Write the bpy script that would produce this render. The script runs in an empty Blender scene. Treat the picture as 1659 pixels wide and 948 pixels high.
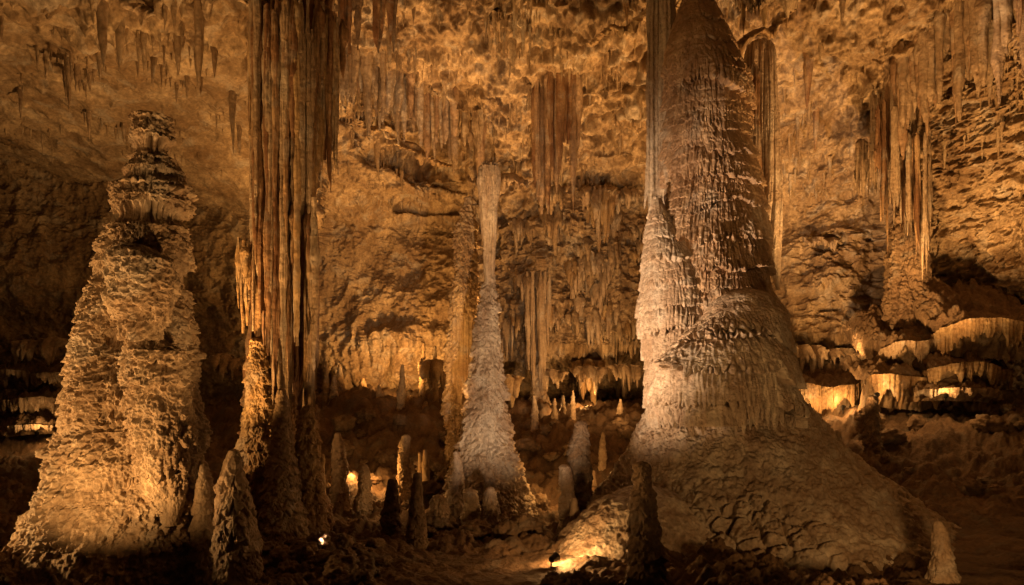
import bpy, math, random
import numpy as np

rng = np.random.default_rng(7)
random.seed(7)
S = bpy.context.scene
COL = S.collection

# ------------------------------------------------------------------ view geometry
F, CX, HY = 1080.0, 829.5, 620.0            # focal length and horizon in photo pixels
def P(px, py, Y):                            # a photo direction at a real distance
    return np.array([(px - CX) / F * Y, Y, (HY - py) / F * Y])
def XW(px, Y): return (px - CX) / F * Y
def ZW(py, Y): return (HY - py) / F * Y

# ------------------------------------------------------------------ noise
_pr = np.random.default_rng(11)
PERM = _pr.permutation(256).astype(np.int32)
PERM = np.concatenate([PERM, PERM, PERM])
_g = _pr.normal(size=(256, 3)); _g /= np.linalg.norm(_g, axis=1)[:, None]
GX, GY, GZ = [_g[:, i].astype(np.float32) * 1.6 for i in range(3)]
JIT = _pr.random((256, 3)).astype(np.float32)

def n3(Q, f=1.0, seed=0):
    f = np.asarray(f, dtype=np.float32) * np.ones(3, np.float32)
    o = np.array([seed * 17.31, seed * 9.77, seed * 5.13], np.float32)
    x = Q[:, 0].astype(np.float32) * f[0] + o[0]
    y = Q[:, 1].astype(np.float32) * f[1] + o[1]
    z = Q[:, 2].astype(np.float32) * f[2] + o[2]
    xi = np.floor(x); yi = np.floor(y); zi = np.floor(z)
    x -= xi; y -= yi; z -= zi
    xi = xi.astype(np.int32) & 255; yi = yi.astype(np.int32) & 255; zi = zi.astype(np.int32) & 255
    u = x * x * x * (x * (x * 6 - 15) + 10)
    v = y * y * y * (y * (y * 6 - 15) + 10)
    w = z * z * z * (z * (z * 6 - 15) + 10)
    A = PERM[xi]; B = PERM[xi + 1]
    AA = PERM[A + yi]; AB = PERM[A + yi + 1]; BA = PERM[B + yi]; BB = PERM[B + yi + 1]
    def gr(h, dx, dy, dz):
        h = PERM[h]
        return GX[h] * dx + GY[h] * dy + GZ[h] * dz
    x1 = x - 1; y1 = y - 1; z1 = z - 1
    a = gr(AA + zi, x, y, z); b = gr(BA + zi, x1, y, z); l1 = a + u * (b - a)
    a = gr(AB + zi, x, y1, z); b = gr(BB + zi, x1, y1, z); l2 = a + u * (b - a)
    m1 = l1 + v * (l2 - l1)
    a = gr(AA + zi + 1, x, y, z1); b = gr(BA + zi + 1, x1, y, z1); l1 = a + u * (b - a)
    a = gr(AB + zi + 1, x, y1, z1); b = gr(BB + zi + 1, x1, y1, z1); l2 = a + u * (b - a)
    m2 = l1 + v * (l2 - l1)
    return m1 + w * (m2 - m1)

def fbm(Q, f, octv=4, seed=0, gain=0.5):
    f = np.asarray(f, dtype=np.float32) * np.ones(3, np.float32)
    r = np.zeros(len(Q), np.float32); a = 1.0
    for k in range(octv):
        r += a * n3(Q, f * (2.03 ** k), seed + k * 3)
        a *= gain
    return r

def billow(Q, f, octv=3, seed=0, gain=0.5):          # rounded lumps, sharp creases
    f = np.asarray(f, dtype=np.float32) * np.ones(3, np.float32)
    r = np.zeros(len(Q), np.float32); a = 1.0
    for k in range(octv):
        r += a * (np.abs(n3(Q, f * (2.07 ** k), seed + k * 5)) * 2.0)
        a *= gain
    return r

def cells(Q, f, seed=0):                             # worley F1, F2
    f = np.asarray(f, dtype=np.float32) * np.ones(3, np.float32)
    F1 = np.empty(len(Q), np.float32); F2 = np.empty(len(Q), np.float32)
    for s in range(0, len(Q), 200000):
        q = Q[s:s + 200000].astype(np.float32) * f + np.float32(seed * 13.7)
        qi = np.floor(q).astype(np.int32); fr = q - qi
        d1 = np.full(len(q), 9, np.float32); d2 = d1.copy()
        for i in (-1, 0, 1):
            a = PERM[(qi[:, 0] + i) & 255]
            for j in (-1, 0, 1):
                b = PERM[a + ((qi[:, 1] + j) & 255)]
                for k in (-1, 0, 1):
                    h = PERM[b + ((qi[:, 2] + k) & 255)]
                    d = ((JIT[h, 0] + i - fr[:, 0]) ** 2 + (JIT[h, 1] + j - fr[:, 1]) ** 2
                         + (JIT[h, 2] + k - fr[:, 2]) ** 2)
                    d2 = np.minimum(d2, np.maximum(d1, d)); d1 = np.minimum(d1, d)
        F1[s:s + 200000] = np.sqrt(d1); F2[s:s + 200000] = np.sqrt(d2)
    return F1, F2

def sst(a, b, x):
    t = np.clip((x - a) / (b - a), 0, 1)
    return t * t * (3 - 2 * t)

def ledges(Q, per, jag=0.25, fl=0.1, warp=0.6, seed=0, sharp=1.2, wf=0.45):
    """drip ledges: bulge that drops away sharply under a lip broken into fingers; 0..1"""
    ph = Q[:, 2] / per + warp * fbm(Q, np.array([wf, wf, wf * .6]) / per, 3, seed)
    a = np.sqrt(np.clip(np.abs(n3(Q, (1 / fl, 1 / fl, .10 / per), seed + 4)) * 1.9, 0, 1.1))     # rounded fingers
    ph = ph + jag * 1.3 * a + jag * .35 * n3(Q, (.33 / fl, .33 / fl, .1 / per), seed + 6)
    i = np.floor(ph); t = ph - i
    H = np.stack([Q[:, 0] * .6 / per, Q[:, 1] * .6 / per, i * 3.71], 1)
    amp = np.clip(.68 + .95 * n3(H, 1.0, seed + 9), .12, 1.3)
    low = (1 - t) ** 1.5
    return amp * (1 - t) ** sharp * np.sqrt(np.clip(t / .22, 0, 1)) * (1 - .5 * low + .5 * low * a)

def flutes(Q, w, seed=0, stretch=.08):
    """vertical ribs of about width w, 0 in the grooves"""
    a = np.abs(n3(Q, (1 / w, 1 / w, stretch / w), seed)) * 1.8
    return np.sqrt(np.clip(a, 0, 1.2))

# ------------------------------------------------------------------ mesh helpers
def mesh_from(V, faces, name):
    me = bpy.data.meshes.new(name)
    V = np.ascontiguousarray(V, dtype=np.float32)
    nf = len(faces)
    me.vertices.add(len(V)); me.vertices.foreach_set("co", V.ravel())
    k = faces.shape[1]
    me.loops.add(nf * k); me.loops.foreach_set("vertex_index", faces.astype(np.int32).ravel())
    me.polygons.add(nf)
    me.polygons.foreach_set("loop_start", np.arange(0, nf * k, k, dtype=np.int32))
    me.polygons.foreach_set("use_smooth", np.ones(nf, dtype=bool))
    me.update(calc_edges=True); me.validate()
    return me

def grid_faces(nr, nc, wrap=False, flip=False):
    r = np.arange(nr - 1)[:, None]; c = np.arange(nc if wrap else nc - 1)[None, :]
    c2 = (c + 1) % nc
    a = r * nc + c; b = r * nc + c2; d = (r + 1) * nc + c; e = (r + 1) * nc + c2
    q = np.stack([a, b, e, d], -1).reshape(-1, 4)
    return q[:, ::-1] if flip else q

def grid_normals(G, wrap=False):
    if wrap:
        du = np.roll(G, -1, 1) - np.roll(G, 1, 1)
    else:
        du = np.gradient(G, axis=1)
    dv = np.gradient(G, axis=0)
    n = np.cross(du, dv)
    n /= np.linalg.norm(n, axis=2, keepdims=True) + 1e-9
    return n

def obj(name, me, mat, parent=None):
    o = bpy.data.objects.new(name, me); COL.objects.link(o)
    if mat is not None:
        me.materials.clear(); me.materials.append(mat)
    if parent is not None:
        o.parent = parent
    return o

def tag(o, label, cat, group=None):
    o["label"] = label; o["category"] = cat
    if group: o["group"] = group
    return o

def thing(name, label, cat, loc, group=None):
    o = bpy.data.objects.new(name, None); COL.objects.link(o)
    o.location = [float(v) for v in loc]; o.empty_display_size = .2
    return tag(o, label, cat, group)

def part(name, root, VF, mat):
    """a mesh given in world coordinates as a child of root"""
    V, Fc = VF
    V = V - np.array(root.location)[None, :]
    return obj(name, mesh_from(V, Fc, name), mat, root)

def smooth1(a, k):
    if k < 2: return a
    ker = np.hanning(k + 2)[1:-1]; ker /= ker.sum()
    p = np.concatenate([np.full(k, a[0]), a, np.full(k, a[-1])])
    return np.convolve(p, ker, 'same')[k:-k]

def lathe(rows, D, nth, nz, disp, squash=1.0, sm=.03, top='round', lean=0.0, droop=.3, fade=True):
    """rows: (py, px_left, px_right) silhouette at depth D, top first.  disp(Q, th, t)-> offset along the normal"""
    R = np.array(rows, float)
    z = ZW(R[:, 0], D); cx = XW((R[:, 1] + R[:, 2]) / 2, D); rr = (R[:, 2] - R[:, 1]) / 2 / F * D
    o = np.argsort(z); z, cx, rr = z[o], cx[o], rr[o]
    zz = np.linspace(z[0], z[-1], nz)
    k = max(2, int(nz * sm))
    c = smooth1(np.interp(zz, z, cx), k); r = smooth1(np.interp(zz, z, rr), k)
    if top == 'round':                     # close the top softly
        h = min(.6 * r[-1], (zz[-1] - zz[0]) * .3)
        tt = np.clip((zz - (zz[-1] - h)) / h, 0, 1)
        r = r * np.sqrt(np.clip(1 - tt ** 2, .0004, 1))
    elif top == 'point':
        pass
    th = np.linspace(0, 2 * np.pi, nth, endpoint=False)
    G = np.empty((nz, nth, 3))
    yc = D + lean * (zz - zz[0])
    G[:, :, 0] = c[:, None] + r[:, None] * np.cos(th)[None]
    G[:, :, 1] = yc[:, None] + squash * r[:, None] * np.sin(th)[None]
    G[:, :, 2] = zz[:, None]
    N = grid_normals(G, True)
    Q = G.reshape(-1, 3)
    d = disp(Q)
    if fade and droop > 0 and top != 'none':
        fb = np.repeat(np.clip(np.arange(nz) / (.22 * nz), .0, 1), nth); d = d * (.15 + .85 * fb)
    rl = np.repeat(np.clip(r / .25, .12, 1) * np.clip(.45 + .5 * r, .45, 1), nth)          # thin tips get less relief
    if top == 'round' or top == 'point':
        d = d * rl
    V = Q + N.reshape(-1, 3) * d[:, None]
    if top != 'none' or droop > .3:
        V[:, 2] -= droop * (d - np.median(d))
    if top in ('round', 'point'):
        V = V.reshape(nz, nth, 3); V[-1] = V[-1].mean(0); V = V.reshape(-1, 3)
    return V, grid_faces(nz, nth, True)

def strands_1d(total, wmin, wmax, rg):
    e = [0.0]
    while e[-1] < total:
        e.append(e[-1] + rg.uniform(wmin, wmax))
    e = np.array(e) * (total / e[-1])
    return e

def curtain(path, ztop, lens, thick, wmin, wmax, seed, spc=.035, nt=46, amp=.8, rough=.02, droop=.0, closed=False, ragged=1.0, taper=.55, ztop_fn=None, emerge=False):
    """a hanging curtain of fused stalactites along a plan path: one continuous skin, ribbed, with a ragged lower edge.
    path: n x 2 points; lens(s01)-> length of the curtain there; thick: half thickness"""
    rg = np.random.default_rng(seed)
    p = np.array(path, float)
    seg = np.linalg.norm(np.diff(p, axis=0), axis=1); L = np.concatenate([[0], np.cumsum(seg)])
    tot = L[-1]
    ns = max(24, int(tot / spc))
    sf = np.linspace(0, tot, ns)
    if closed:
        sv = sf[:-1]; side = np.ones(ns - 1)
    else:
        sv = np.concatenate([sf, sf[::-1]]); side = np.concatenate([np.ones(ns), -np.ones(ns)])
    X = np.interp(sv, L, p[:, 0]); Yy = np.interp(sv, L, p[:, 1])
    tx = np.interp(np.clip(sv + .05, 0, tot), L, p[:, 0]) - np.interp(np.clip(sv - .05, 0, tot), L, p[:, 0])
    ty = np.interp(np.clip(sv + .05, 0, tot), L, p[:, 1]) - np.interp(np.clip(sv - .05, 0, tot), L, p[:, 1])
    nrm = np.hypot(tx, ty) + 1e-9
    nx, ny = ty / nrm, -tx / nrm
    e = strands_1d(tot, wmin, wmax, rg)
    K = len(e) - 1
    k = np.clip(np.searchsorted(e, sv, side='right') - 1, 0, K - 1)
    u = 2 * (sv - e[k]) / (e[k + 1] - e[k]) - 1
    hump = np.sqrt(np.clip(1 - u ** 2, 0, 1))
    rl = rg.uniform(1 - .55 * ragged, 1.0, K); rl[rg.random(K) < .12] *= 1.25
    ra = rg.uniform(.55, 1.15, K)
    LL = lens(sv / tot) * rl[k] * (1 - .35 * ragged * (1 - hump))
    t = np.linspace(0, 1, nt)[:, None]
    zt = ztop if ztop_fn is None else ztop_fn(sv / tot)
    tip = np.sqrt(np.clip(1 - t ** 2.2, 0, 1)) ** (taper * 1.6)
    if emerge:
        tip = tip * (.15 + .85 * sst(0, .3, t)); LL *= np.clip(1.05 - (np.abs(2 * sv / tot - 1)) ** 2.5, .08, 1)
    Z = zt - t * LL[None, :]
    wdt = np.minimum((e[k + 1] - e[k]) * .5, thick * 2)
    off = (thick * .25 + (thick * .35 + wdt * .9 * ra[k]) * hump * amp)[None, :] * tip * (1 - droop * t)
    G = np.empty((nt, len(sv), 3))
    # strands narrow towards their tips
    mid = .5 * (e[k] + e[k + 1])
    sn = mid[None, :] + (sv - mid)[None, :] * (1 - .75 * t ** 1.6 * ragged)
    Xc = np.interp(sn, L, p[:, 0]); Yc = np.interp(sn, L, p[:, 1])
    G[:, :, 0] = Xc + nx * side * off
    G[:, :, 1] = Yc + ny * side * off
    G[:, :, 2] = Z
    if closed:
        kz = .12 + .88 * np.sqrt(np.clip(t / (.35 / max(float(LL.max()), .4)), 0, 1)); c0 = np.array([X.mean(), Yy.mean()])
        G[:, :, 0] = c0[0] + (G[:, :, 0] - c0[0]) * kz; G[:, :, 1] = c0[1] + (G[:, :, 1] - c0[1]) * kz
    Q = G.reshape(-1, 3)
    dn = -.02 + .035 * flutes(Q, .085, seed % 37, .03) + rough * (fbm(Q, (5, 5, 2.2), 3, seed % 50) + .7 * billow(Q, (7, 7, 5), 2, seed % 40 + 3) - .5)
    N = np.stack([np.broadcast_to(nx * side, (nt, len(sv))), np.broadcast_to(ny * side, (nt, len(sv))), np.zeros((nt, len(sv)))], -1).reshape(-1, 3)
    V = Q + N * (dn * np.repeat(tip[:, 0], len(sv)))[:, None]
    return V, grid_faces(nt, len(sv), True)

def stalactite_mesh(seed, L=1.0, r=.12, nth=18, nz=34, rough=1.0):
    """a single hanging stalactite, unit length, root at z=0"""
    rg = np.random.default_rng(seed)
    t = np.linspace(0, 1, nz)
    prof = (1 - t) ** rg.uniform(.6, 1.05) * .85 + .12 * np.exp(-((t) / .06) ** 2) + .15 * (1 - t ** 4)
    prof[-1] = 0.02
    th = np.linspace(0, 2 * np.pi, nth, endpoint=False)
    bend = rg.normal(0, .03, 2)
    G = np.empty((nz, nth, 3))
    G[:, :, 0] = r * prof[:, None] * np.cos(th) + (bend[0] * t ** 2)[:, None]
    G[:, :, 1] = r * prof[:, None] * np.sin(th) * rg.uniform(.75, 1.1) + (bend[1] * t ** 2)[:, None]
    G[:, :, 2] = -t[:, None] * L
    Q = G.reshape(-1, 3)
    N = grid_normals(G, True).reshape(-1, 3)
    q = Q * np.array([1, 1, .35])
    d = (.38 * fbm(q, .9 / r, 3, seed) + .25 * flutes(Q, r * .9, seed + 2, .06) - .2) * r * np.repeat(prof, nth)
    V = Q - N * d[:, None] * rough
    return V, grid_faces(nz, nth, True)

def rock_mesh(seed, nth=36, nz=22, knob=.35, flat=.8):
    th = np.linspace(0, 2 * np.pi, nth, endpoint=False); ph = np.linspace(-np.pi / 2, np.pi / 2, nz)
    G = np.stack([np.cos(ph)[:, None] * np.cos(th), np.cos(ph)[:, None] * np.sin(th), flat * np.sin(ph)[:, None] + 0 * th], -1)
    Q = G.reshape(-1, 3)
    d = 1 + .35 * fbm(Q, .9, 3, seed) + knob * (billow(Q, 1.6, 3, seed + 5) - .5)
    return Q * d[:, None], grid_faces(nz, nth, True)

def bilin(tab, xs, ys, x, y):
    """smooth interpolation of a table[y][x]"""
    tab = np.array(tab, float)
    def idx(v, s):
        s = np.array(s, float)
        i = np.clip(np.searchsorted(s, v, side='right') - 1, 0, len(s) - 2)
        t = np.clip((v - s[i]) / (s[i + 1] - s[i]), 0, 1)
        return i, t * t * (3 - 2 * t) * .5 + t * .5
    i, a = idx(x, xs); j, b = idx(y, ys)
    return (tab[j, i] * (1 - a) + tab[j, i + 1] * a) * (1 - b) + (tab[j + 1, i] * (1 - a) + tab[j + 1, i + 1] * a) * b

# ------------------------------------------------------------------ materials
def rock_mat(name, ca, cb, cc, scale=1.0, bump=.5, streak=.5, rough=.72, fine=1.0, spec=.35):
    m = bpy.data.materials.new(name); m.use_nodes = True
    nt = m.node_tree; N = nt.nodes; Lk = nt.links
    b = N["Principled BSDF"]
    tc = N.new("ShaderNodeTexCoord")
    geo = N.new("ShaderNodeNewGeometry")
    def noise(sc, det, rgh=.55, vec=None, dist=0.0):
        n = N.new("ShaderNodeTexNoise"); n.inputs["Scale"].default_value = sc
        n.inputs["Detail"].default_value = det; n.inputs["Roughness"].default_value = rgh
        n.inputs["Distortion"].default_value = dist
        Lk.new(vec if vec is not None else geo.outputs["Position"], n.inputs["Vector"]); return n
    mp = N.new("ShaderNodeMapping"); mp.inputs["Scale"].default_value = (1, 1, .12)
    Lk.new(geo.outputs["Position"], mp.inputs["Vector"])
    n1 = noise(.55 * scale, 6, .6, dist=.4)
    n2 = noise(3.0 * scale, 5, .6, mp.outputs[0])
    n3_ = noise(9 * scale, 6, .65)
    r1 = N.new("ShaderNodeValToRGB")
    e = r1.color_ramp.elements.new(.5); e.color = (*[(x * .55 + y * .45) for x, y in zip(ca, cb)], 1)
    r1.color_ramp.elements[0].position = .34; r1.color_ramp.elements[0].color = (*cb, 1)
    r1.color_ramp.elements[-1].position = .62; r1.color_ramp.elements[-1].color = (*[min(.62, v * 1.18) for v in ca], 1)
    Lk.new(n1.outputs["Fac"], r1.inputs["Fac"])
    r2 = N.new("ShaderNodeValToRGB")
    r2.color_ramp.elements[0].position = .42; r2.color_ramp.elements[0].color = (1, 1, 1, 1)
    r2.color_ramp.elements[1].position = .66; r2.color_ramp.elements[1].color = (0, 0, 0, 1)
    Lk.new(n2.outputs["Fac"], r2.inputs["Fac"])
    mul = N.new("ShaderNodeMath"); mul.operation = 'MULTIPLY'; mul.inputs[1].default_value = streak
    Lk.new(r2.outputs["Color"], mul.inputs[0])
    mx = N.new("ShaderNodeMix"); mx.data_type = 'RGBA'
    Lk.new(mul.outputs[0], mx.inputs[0]); Lk.new(r1.outputs["Color"], mx.inputs[6]); mx.inputs[7].default_value = (*cc, 1)
    n5 = noise(.9 * scale, 4, .6, dist=.8); mp5 = N.new("ShaderNodeMapRange"); mp5.inputs[1].default_value = .54; mp5.inputs[2].default_value = .66
    mp5.inputs[3].default_value = 0; mp5.inputs[4].default_value = .5
    Lk.new(n5.outputs["Fac"], mp5.inputs[0])
    mxp = N.new("ShaderNodeMix"); mxp.data_type = 'RGBA'; Lk.new(mp5.outputs[0], mxp.inputs[0]); Lk.new(mx.outputs[2], mxp.inputs[6])
    g_ = sum(ca) / 3; mxp.inputs[7].default_value = (g_ * 1.25, g_ * 1.15, g_ * 1.0, 1)
    n6 = noise(.7 * scale, 5, .65, mp.outputs[0], .5); mp6 = N.new("ShaderNodeMapRange"); mp6.inputs[1].default_value = .57; mp6.inputs[2].default_value = .68
    mp6.inputs[3].default_value = 0; mp6.inputs[4].default_value = .6
    Lk.new(n6.outputs["Fac"], mp6.inputs[0])
    mxq = N.new("ShaderNodeMix"); mxq.data_type = 'RGBA'; Lk.new(mp6.outputs[0], mxq.inputs[0]); Lk.new(mxp.outputs[2], mxq.inputs[6])
    mxq.inputs[7].default_value = (cc[0] * .75, cc[1] * .7, cc[2] * .7, 1)
    mx = mxq
    mr = N.new("ShaderNodeMapRange"); mr.inputs[1].default_value = .3; mr.inputs[2].default_value = .7
    mr.inputs[3].default_value = .62; mr.inputs[4].default_value = 1.25
    Lk.new(n3_.outputs["Fac"], mr.inputs[0])
    mx2 = N.new("ShaderNodeMix"); mx2.data_type = 'RGBA'; mx2.blend_type = 'MULTIPLY'; mx2.inputs[0].default_value = 1
    Lk.new(mx.outputs[2], mx2.inputs[6]); Lk.new(mr.outputs[0], mx2.inputs[7])
    Lk.new(mx2.outputs[2], b.inputs["Base Color"])
    rr = N.new("ShaderNodeMapRange"); rr.inputs[3].default_value = rough - .12; rr.inputs[4].default_value = min(1, rough + .2)
    Lk.new(n3_.outputs["Fac"], rr.inputs[0]); Lk.new(rr.outputs[0], b.inputs["Roughness"])
    b.inputs["Specular IOR Level"].default_value = spec
    # relief too small for the mesh
    v = N.new("ShaderNodeTexVoronoi"); v.feature = 'SMOOTH_F1'; v.inputs["Scale"].default_value = 9 * fine
    v.inputs["Smoothness"].default_value = .4
    wv = noise(5 * fine, 3)
    add0 = N.new("ShaderNodeVectorMath"); add0.operation = 'MULTIPLY_ADD'
    add0.inputs[1].default_value = (.25, .25, .25)
    Lk.new(wv.outputs["Color"], add0.inputs[0]); Lk.new(geo.outputs["Position"], add0.inputs[2])
    Lk.new(add0.outputs[0], v.inputs["Vector"])
    n4 = noise(22 * fine, 8, .7)
    ad = N.new("ShaderNodeMath"); ad.operation = 'MULTIPLY_ADD'; ad.inputs[1].default_value = .8
    Lk.new(v.outputs["Distance"], ad.inputs[0]); Lk.new(n4.outputs["Fac"], ad.inputs[2])
    bp = N.new("ShaderNodeBump"); bp.inputs["Strength"].default_value = bump; bp.inputs["Distance"].default_value = .05
    Lk.new(ad.outputs[0], bp.inputs["Height"]); Lk.new(bp.outputs[0], b.inputs["Normal"])
    return m

M = {}
M['lime'] = rock_mat('pale_limestone', (.46, .36, .25), (.34, .25, .16), (.20, .12, .065), .9, .6, .55, .56, 1.0, .5)
M['ceiling'] = rock_mat('ceiling_limestone', (.48, .37, .24), (.27, .18, .10), (.12, .07, .035), 1.1, .7, .45, .8, .7)
M['wall'] = rock_mat('wall_limestone', (.46, .35, .22), (.27, .18, .10), (.13, .075, .04), 1.0, .7, .5, .8, .7)
M['white'] = rock_mat('pale_flowstone', (.54, .46, .37), (.40, .31, .22), (.25, .15, .085), 1.0, .7, .55, .52, 1.0, .5)
M['tan'] = rock_mat('tan_flowstone', (.46, .335, .22), (.33, .215, .125), (.17, .09, .045), 1.2, .5, .6, .55, 1.0, .5)
M['rust'] = rock_mat('rusty_flowstone', (.40, .28, .16), (.27, .15, .075), (.13, .055, .025), 1.3, .4, .8, .6)
M['gold'] = rock_mat('golden_flowstone', (.46, .34, .19), (.36, .24, .12), (.2, .11, .05), 1.2, .45, .6, .65)
M['mud'] = rock_mat('cave_floor_mud', (.19, .12, .07), (.12, .075, .042), (.07, .04, .022), 1.2, .6, .3, .75, 1.3)
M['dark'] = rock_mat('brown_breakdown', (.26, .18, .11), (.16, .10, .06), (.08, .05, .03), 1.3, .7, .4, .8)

def simple(name, col, rough=.5, emit=None, es=0, metal=0):
    m = bpy.data.materials.new(name); m.use_nodes = True
    b = m.node_tree.nodes["Principled BSDF"]
    n = m.node_tree.nodes.new("ShaderNodeTexNoise"); n.inputs["Scale"].default_value = 30
    r = m.node_tree.nodes.new("ShaderNodeMapRange"); r.inputs[3].default_value = rough - .1; r.inputs[4].default_value = rough + .1
    m.node_tree.links.new(n.outputs["Fac"], r.inputs[0]); m.node_tree.links.new(r.outputs[0], b.inputs["Roughness"])
    b.inputs["Base Color"].default_value = (*col, 1); b.inputs["Metallic"].default_value = metal
    if emit:
        b.inputs["Emission Color"].default_value = (*emit, 1); b.inputs["Emission Strength"].default_value = es
    return m
M['housing'] = simple('lamp_housing_paint', (.03, .03, .03), .5, metal=.3)
M['lens'] = simple('lit_lamp_lens', (.9, .8, .6), .3, (1, .72, .36), 22)

# ------------------------------------------------------------------ cave shell
# -- ceiling: a height field, sampled more densely where the photo shows it larger
cu = [-900, -300, 0, 200, 400, 480, 560, 660, 760, 900, 1050, 1250, 1400, 1550, 1659, 1950, 2600]
cy = [-8, 4, 12, 16, 20, 24, 27, 30, 34, 44]
CT = [
 # -900 -300    0  200   400   480  560   660   760   900  1050  1250  1400  1550 1659  1950 2600
 [ 9.8, 9.8,  9.8, 9.9, 11.0, 12.5, 12.5, 12.5, 12.5, 12.5, 12.5, 12.5, 12.5, 12.5, 12.5, 12.5, 12.5],
 [ 9.7, 9.7,  9.7, 9.8, 10.8, 12.8, 13.5, 14.0, 14.0, 14.0, 14.0, 13.5, 13.0, 13.0, 13.0, 12.0, 12.0],
 [ 9.6, 9.6,  9.6, 9.8, 10.4, 11.8, 13.8, 14.5, 14.5, 14.5, 13.6, 12.6, 12.6, 13.0, 13.0, 12.0, 12.0],
 [ 9.6, 9.6,  9.6, 9.6, 10.0, 11.2, 14.0, 15.0, 15.0, 15.0, 12.4, 11.3, 12.4, 13.0, 13.0, 12.0, 12.0],
 [ 9.7, 9.7,  9.7, 9.4,  9.7, 11.6, 14.0, 15.0, 15.0, 15.0, 12.8, 11.9, 13.0, 13.5, 13.0, 12.0, 12.0],
 [ 9.9, 9.9,  9.9, 9.2,  9.2, 10.6, 15.5, 15.5, 15.5, 15.5, 15.5, 15.5, 15.5, 15.5, 15.5, 15.5, 15.5],
 [10.1,10.1, 10.1, 9.1,  8.6,  9.8, 15.5, 15.5, 15.5, 15.5, 15.5, 15.5, 15.5, 15.5, 15.5, 15.5, 15.5],
 [10.5,10.5, 10.4, 9.1,  8.0,  9.2, 15.5, 15.5, 15.5, 15.5, 15.5, 15.5, 15.5, 15.5, 15.5, 15.5, 15.5],
 [11.0,11.0, 10.8, 9.6,  8.6,  9.6, 15.5, 15.5, 15.5, 15.5, 15.5, 15.5, 15.5, 15.5, 15.5, 15.5, 15.5],
 [11.0,11.0, 11.0,10.5,  9.5, 10.0, 15.5, 15.5, 15.5, 15.5, 15.5, 15.5, 15.5, 15.5, 15.5, 15.5, 15.5]]
def ceil_base(px, Y): return bilin(CT, cu, cy, px, Y)

def ceil_disp(Q):
    left = sst(560, 380, Q[:, 0] / np.maximum(Q[:, 1], 1) * F + CX) * sst(4, 8, Q[:, 1])
    q = Q * np.array([1, 1, .5])
    lum = billow(q + .5 * np.stack([n3(Q, .6, 31), n3(Q, .6, 32), 0 * Q[:, 2]], 1), .55, 4, 3, .55)
    F1, F2 = cells(q + .35 * np.stack([n3(Q, 1.3, 41), n3(Q, 1.3, 42), 0 * Q[:, 2]], 1), 1.15, 2)
    d = 1.15 * fbm(q, .16, 3, 1) + .75 * (.8 - lum) + .55 * (.6 - F1) + .22 * (.6 - billow(q, 3.0, 3, 8))
    # hanging rags
    rag = np.clip(n3(q, 1.5, 14) - .12, 0, 1) * np.clip(n3(q, .35, 15) + .35, 0, 1)
    d = d + 2.2 * rag * (.5 + .6 * np.abs(n3(q, 5, 16)))
    # bedded slab at the left: beds break off in steps that run away to the far end
    ax = .84 * Q[:, 0] - .54 * Q[:, 1] + .9 * n3(Q, .25, 21) + .3 * n3(Q, 1.1, 27)
    ph = ax / 1.9; t = ph - np.floor(ph); am = np.clip(.6 + 1.1 * n3(np.stack([Q[:, 0] * .12, Q[:, 1] * .12, np.floor(ph) * 3.3], 1), 1, 24), .1, 1.2)
    near = sst(21, 15, Q[:, 1])
    slab = .5 * am * (1 - t) * sst(0, .05, t) + .22 * fbm(q, .4, 4, 22) + .10 * (.6 - billow(q, 1.4, 4, 23)) + .10 * (.5 - F1) \
        + near * (.5 * (.7 - lum) + 1.1 * rag)
    return d * (1 - left) + slab * left

nu, nv = 1150, 620
px = np.concatenate([np.linspace(-900, -60, 60), np.linspace(-50, 1710, nu - 120), np.linspace(1720, 2600, 60)])
iy = np.linspace(1 / 10.0, 1 / 44.0, nv - 40); Yr = np.concatenate([np.linspace(-8, 9.7, 40), 1 / iy])
PX, YR = np.meshgrid(px, Yr)
Yx = np.maximum(YR, 9.0)
G = np.stack([(PX - CX) / F * Yx, YR, ceil_base(PX, YR)], -1)
Q = G.reshape(-1, 3)
dc = ceil_disp(Q)
Qc = Q.copy(); Qc[:, 2] -= dc
Qc[:, 0] += .25 * n3(Q, 1.2, 51); Qc[:, 1] += .25 * n3(Q, 1.2, 52)
CEILG = Qc.reshape(nv, nu, 3)
ceil = obj('cave_ceiling', mesh_from(Qc, grid_faces(nv, nu, False, True), 'cave_ceiling'), M['ceiling'])
ceil['kind'] = 'structure'

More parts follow.
